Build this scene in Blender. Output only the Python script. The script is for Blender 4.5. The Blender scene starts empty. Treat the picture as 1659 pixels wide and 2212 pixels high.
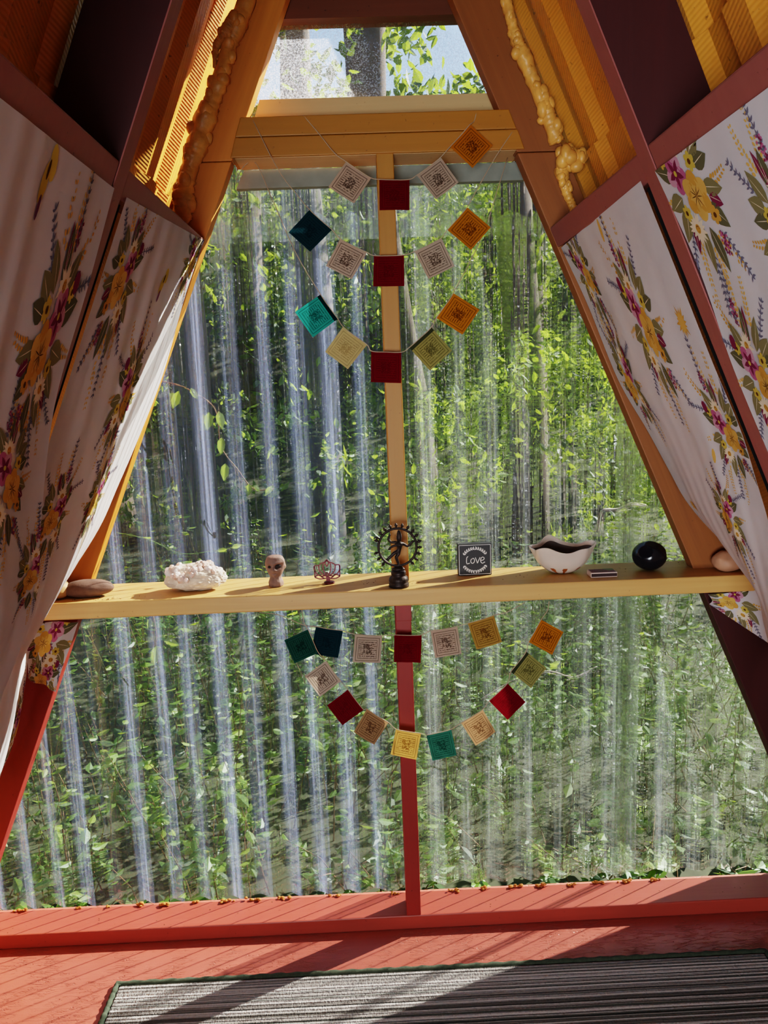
import bpy, math, random
from mathutils import Vector, Matrix, noise
C = bpy.context.scene.collection
random.seed(7)
PI = math.pi
rnd = random.uniform

# ------------------------------------------------------------------ camera
CAM = Vector((-.05454, -1.71264, 1.32541))
FPX = 1668.95
def _axes(yaw, pitch, roll):
    fw = Vector((math.sin(yaw)*math.cos(pitch), math.cos(yaw)*math.cos(pitch), -math.sin(pitch)))
    r = Vector((math.cos(yaw), -math.sin(yaw), 0)); d = fw.cross(r)
    c, s = math.cos(roll), math.sin(roll)
    return c*r+s*d, -s*r+c*d, fw
RX, DN, FW = _axes(*[math.radians(a) for a in (1.10337, 9.2822, 2.09042)])
cd = bpy.data.cameras.new('camera'); cam = bpy.data.objects.new('camera', cd); C.objects.link(cam)
M = Matrix((RX, -DN, -FW)).transposed().to_4x4(); M.translation = CAM
cam.matrix_world = M
cd.lens = FPX/2212*36; cd.sensor_width = 36; cd.clip_start = .02
bpy.context.scene.camera = cam

def ray(u, v): return RX*((u-829.5)/FPX)+DN*((v-1106)/FPX)+FW
def at(u, v, y):                       # where a sight line meets the upright plane at depth y
    k = ray(u, v); return CAM+k*((y-CAM.y)/k.y)
def atz(u, v, z):
    k = ray(u, v); return CAM+k*((z-CAM.z)/k.z)
def pix(p):
    q = Vector(p)-CAM; z = q.dot(FW); return (829.5+FPX*q.dot(RX)/z, 1106+FPX*q.dot(DN)/z)

# ------------------------------------------------------------------ materials
def srgb(r, g, b, a=1):
    f = lambda c: (c/12.92 if c <= .04045 else ((c+.055)/1.055)**2.4)
    return (f(r/255), f(g/255), f(b/255), a)
class NT:
    def __init__(s, name):
        s.m = bpy.data.materials.new(name); s.m.use_nodes = True
        s.t = s.m.node_tree; s.t.nodes.clear(); s.o = s.n('ShaderNodeOutputMaterial')
    def n(s, typ, ins=None, **kw):
        nd = s.t.nodes.new(typ)
        for k, v in kw.items(): setattr(nd, k, v)
        for k, v in (ins or {}).items():
            if isinstance(v, bpy.types.NodeSocket): s.t.links.new(v, nd.inputs[k])
            else: nd.inputs[k].default_value = v
        return nd
    def out(s, sh): s.t.links.new(sh, s.o.inputs['Surface']); return s.m
    def math(s, op, a, b=0., c=0., clamp=False):
        return s.n('ShaderNodeMath', {0: a, 1: b, 2: c}, operation=op, use_clamp=clamp).outputs[0]
    def noise(s, vec, scale, detail=3., rough=.55, dist=0.):
        return s.n('ShaderNodeTexNoise', {'Vector': vec, 'Scale': scale, 'Detail': detail, 'Roughness': rough, 'Distortion': dist}).outputs[0]
    def obj(s, scale=(1, 1, 1), rot=(0, 0, 0)):
        tc = s.n('ShaderNodeTexCoord')
        return s.n('ShaderNodeMapping', {'Vector': tc.outputs['Object'], 'Scale': scale, 'Rotation': rot}).outputs[0]
    def uv(s): return s.n('ShaderNodeTexCoord').outputs['UV']
    def mix(s, f, a, b): return s.n('ShaderNodeMix', {0: f, 6: a, 7: b}, data_type='RGBA').outputs[2]
    def ramp(s, f, stops):
        r = s.n('ShaderNodeValToRGB', {'Fac': f}); e = r.color_ramp.elements
        while len(e) > 1: e.remove(e[-1])
        e[0].position, e[0].color = stops[0]
        for p, c in stops[1:]:
            x = e.new(p); x.color = c
        return r.outputs[0]
    def bump(s, h, st=.3, d=.002): return s.n('ShaderNodeBump', {'Height': h, 'Strength': st, 'Distance': d}).outputs[0]
    def pbr(s, col, rough=.6, normal=None, **kw):
        ins = {'Base Color': col, 'Roughness': rough}; ins.update(kw)
        if normal is not None: ins['Normal'] = normal
        return s.n('ShaderNodeBsdfPrincipled', ins).outputs[0]

def mat_plain(name, col, rough=.6, var=.12, scale=30, bump=.15, **kw):
    t = NT(name); v = t.obj(); f = t.noise(v, scale, 4)
    dark = tuple(c*(1-var*2) for c in col[:3])+(1,); lite = tuple(min(1, c*(1+var*2)) for c in col[:3])+(1,)
    return t.out(t.pbr(t.mix(f, dark, lite), rough, t.bump(t.noise(v, scale*4, 4), bump, .001), **kw))

def mat_wood(name, c1, c2, knot, rot=(0, 0, 0), along='z', rough=.55, paint=0.):
    t = NT(name)
    st = {'z': (1, 1, .05), 'x': (.05, 1, 1)}[along]
    v = t.n('ShaderNodeMapping', {'Vector': t.obj(rot=rot), 'Scale': st}).outputs[0]
    v0 = t.obj()
    g = t.noise(v, 55, 2, .6, .6); g2 = t.noise(v, 14, 3)
    col = t.mix(g, c1, c2); col = t.mix(t.math('MULTIPLY', g2, .5), col, c1)
    k = t.n('ShaderNodeTexVoronoi', {'Vector': t.n('ShaderNodeMapping', {'Vector': v0, 'Scale': (1, 1, .7)}).outputs[0], 'Scale': 5.5, 'Randomness': 1.}).outputs[0]
    kf = t.ramp(k, [(.0, (1, 1, 1, 1)), (.045, (.8, .8, .8, 1)), (.085, (0, 0, 0, 1))])
    col = t.mix(t.math('MULTIPLY', kf, .75*(1-paint)), col, knot)
    sp = t.ramp(t.noise(v0, 120, 2), [(.70, (0, 0, 0, 1)), (.76, (1, 1, 1, 1))])
    col = t.mix(t.math('MULTIPLY', sp, .5), col, knot)
    return t.out(t.pbr(col, rough, t.bump(g, .25, .0012)))

AMB1, AMB2 = srgb(196, 132, 62), srgb(160, 96, 40)
ROTL = (0, math.radians(-23), 0); ROTR = (0, math.radians(23.5), 0)
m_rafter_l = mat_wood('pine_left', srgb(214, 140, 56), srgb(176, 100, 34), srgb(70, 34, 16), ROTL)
m_rafter_r = mat_wood('pine_right', srgb(150, 94, 46), srgb(112, 64, 30), srgb(40, 20, 12), ROTR)  # right rafter's shade is put into a darker pine colour
m_yellow = mat_wood('yellow_painted_wood', srgb(176, 120, 40), srgb(152, 98, 28), srgb(90, 50, 18), along='x', rough=.5, paint=.7)
m_yellow_v = mat_wood('yellow_painted_post', srgb(178, 126, 50), srgb(156, 104, 38), srgb(96, 54, 20), along='z', rough=.5, paint=.7)
m_shelf = mat_wood('yellow_shelf_board', srgb(214, 172, 108), srgb(172, 124, 62), srgb(104, 60, 24), along='x', rough=.45, paint=.4)
m_raw = mat_wood('bare_pine', srgb(214, 176, 130), srgb(188, 144, 98), srgb(80, 46, 24), along='x')
m_red = mat_wood('red_painted_wood', srgb(168, 76, 62), srgb(150, 60, 48), srgb(60, 12, 10), along='x', rough=.45, paint=.8)
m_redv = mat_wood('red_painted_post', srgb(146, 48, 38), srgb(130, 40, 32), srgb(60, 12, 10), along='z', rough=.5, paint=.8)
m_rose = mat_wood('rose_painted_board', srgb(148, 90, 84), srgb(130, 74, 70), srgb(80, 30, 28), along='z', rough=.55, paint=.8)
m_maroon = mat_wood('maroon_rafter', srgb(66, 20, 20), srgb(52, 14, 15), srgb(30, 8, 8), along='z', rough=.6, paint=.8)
m_brown = mat_wood('dark_gable_board', srgb(110, 62, 38), srgb(86, 46, 28), srgb(40, 20, 12), along='x')
m_beige = mat_wood('beige_board', srgb(206, 176, 128), srgb(190, 158, 108), srgb(120, 84, 50), along='x', paint=.6)
m_grey = mat_plain('grey_weathered_batten', srgb(128, 134, 124), .7)

def mat_floor():
    t = NT('red_floor_paint'); v = t.obj()
    n1 = t.noise(v, 7, 4); col = t.mix(n1, srgb(160, 80, 67), srgb(182, 98, 84))
    br = t.noise(t.obj((3, 60, 1), (0, 0, math.radians(-28))), 3, 4, .7)
    col = t.mix(t.math('MULTIPLY', br, .45), col, srgb(142, 56, 44))
    # short dents and scratches: thin valley lines of two rotated stretched noises
    h = t.math('MULTIPLY', t.noise(v, 240, 2), .15)
    for i, (ang, sx, sy) in enumerate(((25, 1.2, 9), (-62, 1.4, 10), (80, 1.1, 8))):
        sv = t.obj((sx, sy, 1), (0, 0, math.radians(ang)))
        n = t.noise(sv, 9.5+i, 3, .6, .3)
        line = t.ramp(t.math('ABSOLUTE', t.math('SUBTRACT', n, .5)), [(0, (1, 1, 1, 1)), (.018, (0, 0, 0, 1))])
        msk = t.ramp(t.noise(v, 8+i*2.3, 2), [(.5, (0, 0, 0, 1)), (.58, (1, 1, 1, 1))])
        h = t.math('SUBTRACT', h, t.math('MULTIPLY', line, msk))
    return t.out(t.pbr(col, .42, t.bump(h, .7, .0022)))
m_floor = mat_floor()

def mat_roof():
    t = NT('amber_ribbed_sheet'); uv = t.uv()
    sp = t.n('ShaderNodeSeparateXYZ', {0: uv})
    a = t.math('SINE', t.math('MULTIPLY', t.math('ADD', sp.outputs[1], t.math('MULTIPLY', sp.outputs[0], .35)), 2*PI/.0068))
    b = t.math('SINE', t.math('MULTIPLY', sp.outputs[0], 2*PI/.011))
    h = t.math('ADD', a, t.math('MULTIPLY', b, .35))
    v = t.obj(); n = t.noise(v, 6, 3)
    col = t.mix(n, srgb(204, 134, 48), srgb(224, 156, 66))
    sp2 = t.ramp(t.noise(v, 70, 3), [(.66, (0, 0, 0, 1)), (.72, (1, 1, 1, 1))])
    col = t.mix(t.math('MULTIPLY', sp2, .7), col, srgb(60, 34, 12))
    col = t.mix(t.math('MULTIPLY', t.math('ADD', a, 1.), .09), col, srgb(140, 84, 24))
    return t.out(t.pbr(col, .38, t.bump(h, .22, .0012)))
m_roof = mat_roof()

def mat_sheet(name, haze, tint, refr=.36, base=.2):
    """clear corrugated plastic: see-through, rippled, dusty where the weather has left it"""
    t = NT(name); v = t.obj()
    sx = t.noise(t.obj((1, 1, .035)), 90, 1, .6)            # drawn streaks along the sheet
    sz = t.noise(t.obj((.6, .6, 3.2)), 30, 1, .5)             # cross ripple
    bn = t.bump(t.math('ADD', t.math('MULTIPLY', sx, .8), t.math('MULTIPLY', sz, .8)), .6, .016)
    tr = t.n('ShaderNodeBsdfTransparent', {'Color': (.94, .96, .96, 1)}).outputs[0]
    rf = t.n('ShaderNodeBsdfRefraction', {'Color': (.97, .99, .99, 1), 'IOR': 1.12, 'Roughness': .015, 'Normal': bn}).outputs[0]
    clear = t.n('ShaderNodeMixShader', {0: refr, 1: tr, 2: rf}).outputs[0]
    gl = t.n('ShaderNodeBsdfGlossy', {'Color': (1, 1, 1, 1), 'Roughness': .12, 'Normal': bn}).outputs[0]
    fr = t.n('ShaderNodeFresnel', {'IOR': 1.4, 'Normal': bn}).outputs[0]
    body = t.n('ShaderNodeMixShader', {0: t.math('MULTIPLY', fr, .7), 1: clear, 2: gl}).outputs[0]
    dust = t.ramp(t.noise(v, 420, 1, .7), [(.46, (0, 0, 0, 1)), (.72, (1, 1, 1, 1))])
    big = t.ramp(t.noise(t.obj((1, 1, .3)), 5, 3), [(.3, (0, 0, 0, 1)), (.7, (1, 1, 1, 1))])
    strk = t.ramp(t.noise(t.obj((1, 1, .02)), 130, 2), [(.45, (0, 0, 0, 1)), (.75, (1, 1, 1, 1))])
    f = t.math('ADD', t.math('MULTIPLY', dust, .9), t.math('MULTIPLY', strk, 1.5))
    xs = t.n('ShaderNodeSeparateXYZ', {0: v}).outputs[0]
    lane = t.ramp(t.noise(t.n('ShaderNodeCombineXYZ', {0: xs}).outputs[0], 17, 1), [(.36, (.1, .1, .1, 1)), (.62, (1, 1, 1, 1))])
    f = t.math('MULTIPLY', t.math('MULTIPLY', t.math('ADD', t.math('ADD', f, base), t.math('MULTIPLY', big, .35)), lane), haze*1.5, clamp=True)
    hz = t.n('ShaderNodeBsdfTranslucent', {'Color': tint}).outputs[0]
    hd = t.n('ShaderNodeBsdfDiffuse', {'Color': tint}).outputs[0]
    hz = t.n('ShaderNodeMixShader', {0: .25, 1: hz, 2: hd}).outputs[0]
    return t.out(t.n('ShaderNodeMixShader', {0: f, 1: body, 2: hz}).outputs[0])
m_sheet_l = mat_sheet('clear_corrugated_plastic_dust_and_sky', .062, (.40, .50, .84, 1), .36, .22)  # blue tint paints the reflected sky into the dust haze
m_sheet_r = mat_sheet('clear_corrugated_plastic', .030, (.66, .76, .84, 1), .55)
m_flat = mat_sheet('clear_flat_plastic', .04, (.56, .68, .86, 1), .5)
def mat_transom():
    t = NT('frosted_transom_pane'); v = t.obj()
    tr = t.n('ShaderNodeBsdfTransparent', {'Color': (.95, .97, 1, 1)}).outputs[0]
    gl = t.n('ShaderNodeBsdfGlossy', {'Roughness': .08}).outputs[0]
    body = t.n('ShaderNodeMixShader', {0: .06, 1: tr, 2: gl}).outputs[0]
    d = t.ramp(t.noise(v, 330, 3, .75), [(.40, (.12, .12, .12, 1)), (.62, (.9, .9, .9, 1))])
    reg = t.ramp(t.noise(t.obj((1.6, 1, .5)), 7, 2), [(.34, (.10, .10, .10, 1)), (.44, (.9, .9, .9, 1))])
    f = t.math('MULTIPLY', t.math('MULTIPLY', d, reg), .5)
    hz = t.n('ShaderNodeBsdfTranslucent', {'Color': (.8, .84, .95, 1)}).outputs[0]
    return t.out(t.n('ShaderNodeMixShader', {0: f, 1: body, 2: hz}).outputs[0])
m_transom = mat_transom()

def mat_cloth(name, col, trans=.35, weave=900):
    t = NT(name); v = t.obj()
    c = t.mix(t.noise(v, 25, 3), tuple(x*.9 for x in col[:3])+(1,), col)
    b = t.bump(t.noise(v, weave, 2), .12, .0006)
    d = t.n('ShaderNodeBsdfDiffuse', {'Color': c, 'Normal': b}).outputs[0]
    tl = t.n('ShaderNodeBsdfTranslucent', {'Color': c}).outputs[0]
    return t.out(t.n('ShaderNodeMixShader', {0: trans, 1: d, 2: tl}).outputs[0])
m_cotton = mat_cloth('white_cotton', srgb(226, 226, 230), .28)
PR = {k: mat_cloth('print_'+k, srgb(*c), .2) for k, c in dict(
    gold=(224, 184, 106), yellow=(214, 192, 96), olive=(140, 134, 98), dark_olive=(112, 110, 84), plum=(136, 56, 88), rose=(190, 112, 150),
    pale_rose=(212, 164, 184), slate=(124, 122, 140), cream=(240, 228, 204), brown=(110, 76, 40), violet=(134, 84, 116), amber=(214, 166, 84)).items()}
PRK = list(PR)

def mat_flag(name, col, ink, inkf=.85, trans=.5, hem=None):
    t = NT(name); uv = t.uv(); s = t.n('ShaderNodeSeparateXYZ', {0: uv})
    du = t.math('ABSOLUTE', t.math('SUBTRACT', s.outputs[0], .5)); dv = t.math('ABSOLUTE', t.math('SUBTRACT', s.outputs[1], .48))
    d = t.math('MAXIMUM', du, dv)
    W, B = (1, 1, 1, 1), (0, 0, 0, 1)
    frame = t.ramp(d, [(0, B), (.325, B), (.33, W), (.338, W), (.343, B), (.40, B), (.405, W), (.418, W), (.423, B)])
    g = t.noise(t.n('ShaderNodeMapping', {'Vector': t.n('ShaderNodeVectorMath', {0: uv, 1: t.n('ShaderNodeObjectInfo').outputs['Location']}, operation='ADD').outputs[0], 'Scale': (1, 1, 1)}).outputs[0], 22, 4, .75, .5)
    gl = t.ramp(g, [(.46, B), (.49, W)])
    rows = t.ramp(t.math('SINE', t.math('MULTIPLY', s.outputs[1], 88.)), [(.0, B), (.25, W)])
    gl = t.math('MULTIPLY', gl, t.math('MAXIMUM', rows, t.ramp(d, [(.16, W), (.17, B)])))
    ins = t.ramp(d, [(0, W), (.315, W), (.32, B)])
    inkm = t.math('MAXIMUM', frame, t.math('MULTIPLY', gl, ins))
    c = t.mix(t.math('MULTIPLY', inkm, inkf), t.mix(t.noise(t.obj(), 60, 3), tuple(x*.75 for x in col[:3])+(1,), col), ink)
    if hem: c = t.mix(t.ramp(s.outputs[1], [(.86, B), (.87, W)]), c, hem)
    df = t.n('ShaderNodeBsdfDiffuse', {'Color': c}).outputs[0]; tl = t.n('ShaderNodeBsdfTranslucent', {'Color': c}).outputs[0]
    return t.out(t.n('ShaderNodeMixShader', {0: trans, 1: df, 2: tl}).outputs[0])
INK = srgb(58, 34, 26)
FL = dict(
    white=mat_flag('flag_white', srgb(214, 192, 172), INK), cream=mat_flag('flag_cream', srgb(232, 212, 150), srgb(150, 120, 70), .6, .6),
    red=mat_flag('flag_red', srgb(128, 18, 32), srgb(70, 6, 14), .4), teal=mat_flag('flag_teal', srgb(60, 190, 176), srgb(10, 70, 70), .8, .6, hem=srgb(14, 48, 52)),
    navy=mat_flag('flag_dark_teal', srgb(24, 58, 66), srgb(10, 24, 34), .6, .3), orange=mat_flag('flag_orange', srgb(226, 142, 36), srgb(90, 40, 8), .85, .55),
    olive=mat_flag('flag_olive', srgb(172, 166, 104), srgb(60, 58, 30), .75, .5, hem=srgb(70, 74, 52)), pine=mat_flag('flag_pine', srgb(44, 96, 84), srgb(12, 40, 36), .8, .5),
    tan=mat_flag('flag_tan', srgb(190, 152, 112), srgb(70, 40, 20), .8, .5), gold=mat_flag('flag_gold', srgb(206, 164, 88), srgb(90, 50, 10), .8, .55))
m_string = mat_plain('cotton_string', srgb(176, 156, 132), .8)

def mat_leaf(name, cols, trans=.55):
    t = NT(name); cols = [tuple(x*.78 for x in c[:3])+(1,) for c in cols]
    r = t.n('ShaderNodeNewGeometry').outputs['Random Per Island']
    c = t.ramp(r, [(i/max(1, len(cols)-1), k) for i, k in enumerate(cols)])
    d = t.n('ShaderNodeBsdfDiffuse', {'Color': c}).outputs[0]
    tl = t.n('ShaderNodeBsdfTranslucent', {'Color': t.mix(.5, c, srgb(190, 220, 70))}).outputs[0]
    g = t.n('ShaderNodeBsdfGlossy', {'Roughness': .5, 'Color': (.8, .9, .9, 1)}).outputs[0]
    x = t.n('ShaderNodeMixShader', {0: trans, 1: d, 2: tl}).outputs[0]
    return t.out(t.n('ShaderNodeMixShader', {0: .045, 1: x, 2: g}).outputs[0])
m_leaf = mat_leaf('leaves_fresh', [srgb(48, 84, 24), srgb(104, 142, 44), srgb(66, 104, 32), srgb(150, 178, 70)])
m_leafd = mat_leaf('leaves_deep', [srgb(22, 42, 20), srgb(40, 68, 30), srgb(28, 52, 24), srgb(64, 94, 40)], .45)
m_vine = mat_leaf('leaves_vine', [srgb(84, 116, 70), srgb(112, 142, 88)], .4)
m_bark = mat_wood('bark', srgb(92, 80, 70), srgb(60, 50, 44), srgb(30, 24, 20), along='z', rough=.9)
m_barkp = mat_wood('pale_bark', srgb(98, 92, 88), srgb(70, 64, 60), srgb(40, 34, 30), along='z', rough=.9)
m_stem = mat_plain('reddish_stems', srgb(104, 78, 52), .7)
m_twig = mat_plain('pale_twig', srgb(206, 196, 184), .7)
m_soil = mat_plain('leaf_litter', srgb(40, 46, 26), .95, .45, 14, .6)

# ------------------------------------------------------------------ mesh helpers
class MB:
    def __init__(s): s.v = []; s.f = []; s.mi = []; s.uv = {}
    def add(s, vs, fs, mi=0, uvs=None):
        b = len(s.v); s.v += [tuple(x) for x in vs]
        for f in fs: s.f.append([i+b for i in f]); s.mi.append(mi)
        if uvs:
            for i, u in enumerate(uvs): s.uv[b+i] = u
        return s
    def box(s, lo, hi, mi=0):
        x0, y0, z0 = lo; x1, y1, z1 = hi
        return s.add([(x0, y0, z0), (x1, y0, z0), (x1, y1, z0), (x0, y1, z0), (x0, y0, z1), (x1, y0, z1), (x1, y1, z1), (x0, y1, z1)],
                     [(0, 3, 2, 1), (4, 5, 6, 7), (0, 1, 5, 4), (1, 2, 6, 5), (2, 3, 7, 6), (3, 0, 4, 7)], mi)
    def prism(s, poly, a, b, mi=0):      # polygon of 3D points swept by vector b-a
        n = len(poly); d = Vector(b)-Vector(a)
        vs = [Vector(p)+Vector(a) for p in poly]+[Vector(p)+Vector(b) for p in poly]
        return s.add(vs, [tuple(range(n))[::-1], tuple(range(n, 2*n))]+[(i, (i+1) % n, n+(i+1) % n, n+i) for i in range(n)], mi)
    def tube(s, pts, rad, n=8, mi=0, caps=True, wob=0):
        pts = [Vector(p) for p in pts]; N = len(pts)
        if not isinstance(rad, (list, tuple)): rad = [rad]*N
        up = Vector((0, 0, 1)); rings = []; prev = None
        for i, p in enumerate(pts):
            t = (pts[min(i+1, N-1)]-pts[max(i-1, 0)]).normalized()
            if prev is None:
                a = t.orthogonal().normalized()
            else:
                a = (prev-t*prev.dot(t)); a = a.normalized() if a.length > 1e-6 else t.orthogonal().normalized()
            prev = a; b = t.cross(a)
            rings.append([p+(a*math.cos(2*PI*k/n)+b*math.sin(2*PI*k/n))*rad[i]*(1+(wob*noise.noise((p+a*k)*40) if wob else 0)) for k in range(n)])
        vs = [q for r in rings for q in r]
        fs = [(i*n+k, i*n+(k+1) % n, (i+1)*n+(k+1) % n, (i+1)*n+k) for i in range(N-1) for k in range(n)]
        if caps: fs += [tuple(range(n))[::-1], tuple((N-1)*n+k for k in range(n))]
        return s.add(vs, fs, mi)
    def lathe(s, prof, c=(0, 0, 0), n=48, mi=0, fn=None):
        c = Vector(c); vs = []
        for j, (r, z) in enumerate(prof):
            for k in range(n):
                th = 2*PI*k/n; rr, zz = (r, z) if fn is None else fn(r, z, th, j)
                vs.append(c+Vector((rr*math.cos(th), rr*math.sin(th), zz)))
        fs = [(j*n+k, j*n+(k+1) % n, (j+1)*n+(k+1) % n, (j+1)*n+k) for j in range(len(prof)-1) for k in range(n)]
        fs += [tuple(range(n))[::-1], tuple((len(prof)-1)*n+k for k in range(n))]
        return s.add(vs, fs, mi)
    def grid(s, fn, nu, nv, mi=0, uvfn=None):
        vs = [fn(i/nu, j/nv) for j in range(nv+1) for i in range(nu+1)]
        uv = [uvfn(i/nu, j/nv) for j in range(nv+1) for i in range(nu+1)] if uvfn else None
        return s.add(vs, [(j*(nu+1)+i, j*(nu+1)+i+1, (j+1)*(nu+1)+i+1, (j+1)*(nu+1)+i) for j in range(nv) for i in range(nu)], mi, uv)
    def ico(s, c, sc, sub=3, fn=None, mi=0, rot=None):
        import bmesh
        bm = bmesh.new(); bmesh.ops.create_icosphere(bm, subdivisions=sub, radius=1)
        vs = []
        for v in bm.verts:
            p = v.co.copy()
            if fn: p = fn(p)
            p = Vector((p.x*sc[0], p.y*sc[1], p.z*sc[2]))
            if rot: p = rot @ p
            vs.append(Vector(c)+p)
        bm.verts.index_update(); fs = [tuple(v.index for v in f.verts) for f in bm.faces]; bm.free()
        return s.add(vs, fs, mi)
    def build(s, name, mats, parent=None, smooth=False, bevel=0, solid=0):
        o0 = Vector(parent_loc(parent))
        me = bpy.data.meshes.new(name)
        me.from_pydata([Vector(v)-o0 for v in s.v], [], s.f)
        if not isinstance(mats, (list, tuple)): mats = [mats]
        for m in mats: me.materials.append(m)
        for p, i in zip(me.polygons, s.mi): p.material_index = i; p.use_smooth = smooth
        if s.uv:
            l = me.uv_layers.new(name='UVMap')
            for lp in me.loops: l.data[lp.index].uv = s.uv.get(lp.vertex_index, (0, 0))
        me.update()
        o = bpy.data.objects.new(name, me); C.objects.link(o)
        if parent: o.parent = parent
        if bevel:
            b = o.modifiers.new('bevel', 'BEVEL'); b.width = bevel; b.segments = 2; b.limit_method = 'ANGLE'
        if solid:
            b = o.modifiers.new('thickness', 'SOLIDIFY'); b.thickness = solid; b.offset = 0
        return o
def parent_loc(p):
    l = Vector((0, 0, 0))
    while p is not None: l = l+p.location; p = p.parent
    return l
def tag(o, label, cat, group=None, kind=None):
    o['label'] = label; o['category'] = cat
    if group: o['group'] = group
    if kind: o['kind'] = kind
    return o
def thing(name, loc, label, cat, group=None):
    o = bpy.data.objects.new(name, None); C.objects.link(o); o.location = loc; o.empty_display_size = .02
    return tag(o, label, cat, group)
def struct(name, mb, mats, **kw):
    o = mb.build(name, mats, **kw); o['kind'] = 'structure'; return o
def spl(pts, n):                    # Catmull-Rom through points, n samples
    P = [Vector(p) for p in pts]; P = [P[0]*2-P[1]]+P+[P[-1]*2-P[-2]]; out = []; m = len(P)-3
    for i in range(n):
        t = i/(n-1)*m; k = min(int(t), m-1); f = t-k; a, b, c, d = P[k:k+4]
        out.append(.5*((2*b)+(c-a)*f+(2*a-5*b+4*c-d)*f*f+(3*b-a-3*c+d)*f**3))
    return out

# ------------------------------------------------------------------ the room shell
SL = .43
def xl(z): return -.3136-.4265*(1.7944-z)      # room-side line of the left rafters
def xr(z): return .2866+.4372*(1.7944-z)
NL = Vector((-1, 0, .4265)).normalized(); NR = Vector((1, 0, .4372)).normalized()   # outward
SH = .8854; ZT = 2.75
mb = MB(); mb.grid(lambda u, v: (-1.35+2.7*u, -3.6+3.75*v, 0), 2, 2); struct('floor', mb, m_floor)
mb = MB().box((-1.35, .001, .0005), (1.35, .092, .038)); struct('trim_1', mb, m_red, bevel=.003)            # sill plate
# posts between the panes
def lean(x0, x1, z0, z1, X0, X1, y0, y1):
    return [(x0, y0, z0), (x1, y0, z0), (X1, y0, z1), (X0, y0, z1)]
mb = MB().prism(lean(-.0075, .0305, SH, 1.806, -.0105, .0255, 0, 0), (0, 0, 0), (0, .06, 0)); struct('trim_2', mb, m_yellow_v, bevel=.002)
mb = MB().prism(lean(-.0015, .0335, .0382, SH-.039, -.0045, .032, 0, 0), (0, 0, 0), (0, .06, 0)); struct('trim_3', mb, m_redv, bevel=.002)
# header: two stacked boards over the lower panes
mb = MB(); mb.prism([(-.3139, 0, 1.8035), (.3005, 0, 1.8035), (.286, 0, 1.8425), (-.302, 0, 1.8425)], (0, -.004, 0), (0, .087, 0), 0)
struct('trim_4', mb, m_yellow, bevel=.002)
mb = MB(); mb.prism([(-.302, 0, 1.8435), (.284, 0, 1.8435), (.268, 0, 1.882), (-.288, 0, 1.882)], (0, -.004, 0), (0, .087, 0), 0)
struct('trim_5', mb, m_yellow, bevel=.002)
mb = MB(); mb.box((-.305, .002, 1.8025), (.292, .086, 1.8034)); struct('trim_6', mb, m_raw)
mb = MB(); mb.prism([(-.272, .06, 1.8825), (.258, .06, 1.8825), (.236, .06, 1.936), (-.254, .06, 1.936)], (0, 0, 0), (0, .03, 0)); struct('trim_7', mb, m_beige)
mb = MB(); mb.prism([(-.32, .092, 1.765), (.32, .092, 1.765), (.30, .092, 1.803), (-.30, .092, 1.803)], (0, 0, 0), (0, .02, 0)); struct('trim_8', mb, m_grey)
mb = MB(); mb.prism([(-.24, .045, 2.086), (.22, .045, 2.086), (.03, .045, 2.6), (-.03, .045, 2.6)], (0, 0, 0), (0, .05, 0)); struct('trim_9', mb, m_brown)
# end rafters in the window plane: lower red, middle and upper bare
k = 9
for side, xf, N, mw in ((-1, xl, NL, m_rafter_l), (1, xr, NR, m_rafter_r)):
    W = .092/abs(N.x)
    for (z0, z1, m) in ((.0385, SH-.045, m_redv if side < 0 else m_maroon), (SH-.043, 1.797, mw), (1.7985, ZT, mw)):  # right lower piece in maroon, its shade put into the colour
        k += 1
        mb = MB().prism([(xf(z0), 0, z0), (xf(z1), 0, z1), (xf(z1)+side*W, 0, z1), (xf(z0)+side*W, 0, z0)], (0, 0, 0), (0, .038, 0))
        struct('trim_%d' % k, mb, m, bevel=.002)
# second and third rafters, room side rose-painted, broad face maroon; blocking between them
for side, xf, N in ((-1, xl, NL), (1, xr, NR)):
    W = .108/abs(N.x)
    for y in (-.575, -1.15, -1.73):
        k += 1; z0, z1 = .001, ZT
        mb = MB().prism([(xf(z0), y, z0), (xf(z1), y, z1), (xf(z1)+side*W, y, z1), (xf(z0)+side*W, y, z0)], (0, 0, 0), (0, .038, 0), 1)
        e = .0012
        mb.prism([(xf(z0)-side*e, y-.0003, z0), (xf(z1)-side*e, y-.0003, z1), (xf(z1)+side*.001, y-.0003, z1), (xf(z0)+side*.001, y-.0003, z0)], (0, 0, 0), (0, .0386, 0), 0)
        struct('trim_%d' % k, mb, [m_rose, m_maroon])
    for (y0, y1) in ((-.536, -.001), (-1.111, -.576), (-1.691, -1.151)):
        k += 1; z0, z1 = 1.603, 1.643; w = .062
        mb = MB().prism([(xf(z0), y0, z0), (xf(z1), y0, z1), (xf(z1)+side*w, y0, z1+w*.42), (xf(z0)+side*w, y0, z0+w*.42)], (0, 0, 0), (0, y1-y0, 0))
        struct('trim_%d' % k, mb, m_rose, bevel=.003)
# near-black strips added to paint the shaded slots beside the second rafters
m_slot_shade = mat_plain('slot_shade_strip', srgb(14, 9, 9), .9)
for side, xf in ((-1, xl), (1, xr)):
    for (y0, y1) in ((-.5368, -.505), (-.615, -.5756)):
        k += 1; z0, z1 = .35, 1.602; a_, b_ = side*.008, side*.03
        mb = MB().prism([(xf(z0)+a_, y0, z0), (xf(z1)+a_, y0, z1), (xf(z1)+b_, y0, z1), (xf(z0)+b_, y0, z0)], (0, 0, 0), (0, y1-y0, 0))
        struct('trim_%d' % k, mb, m_slot_shade)
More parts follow.
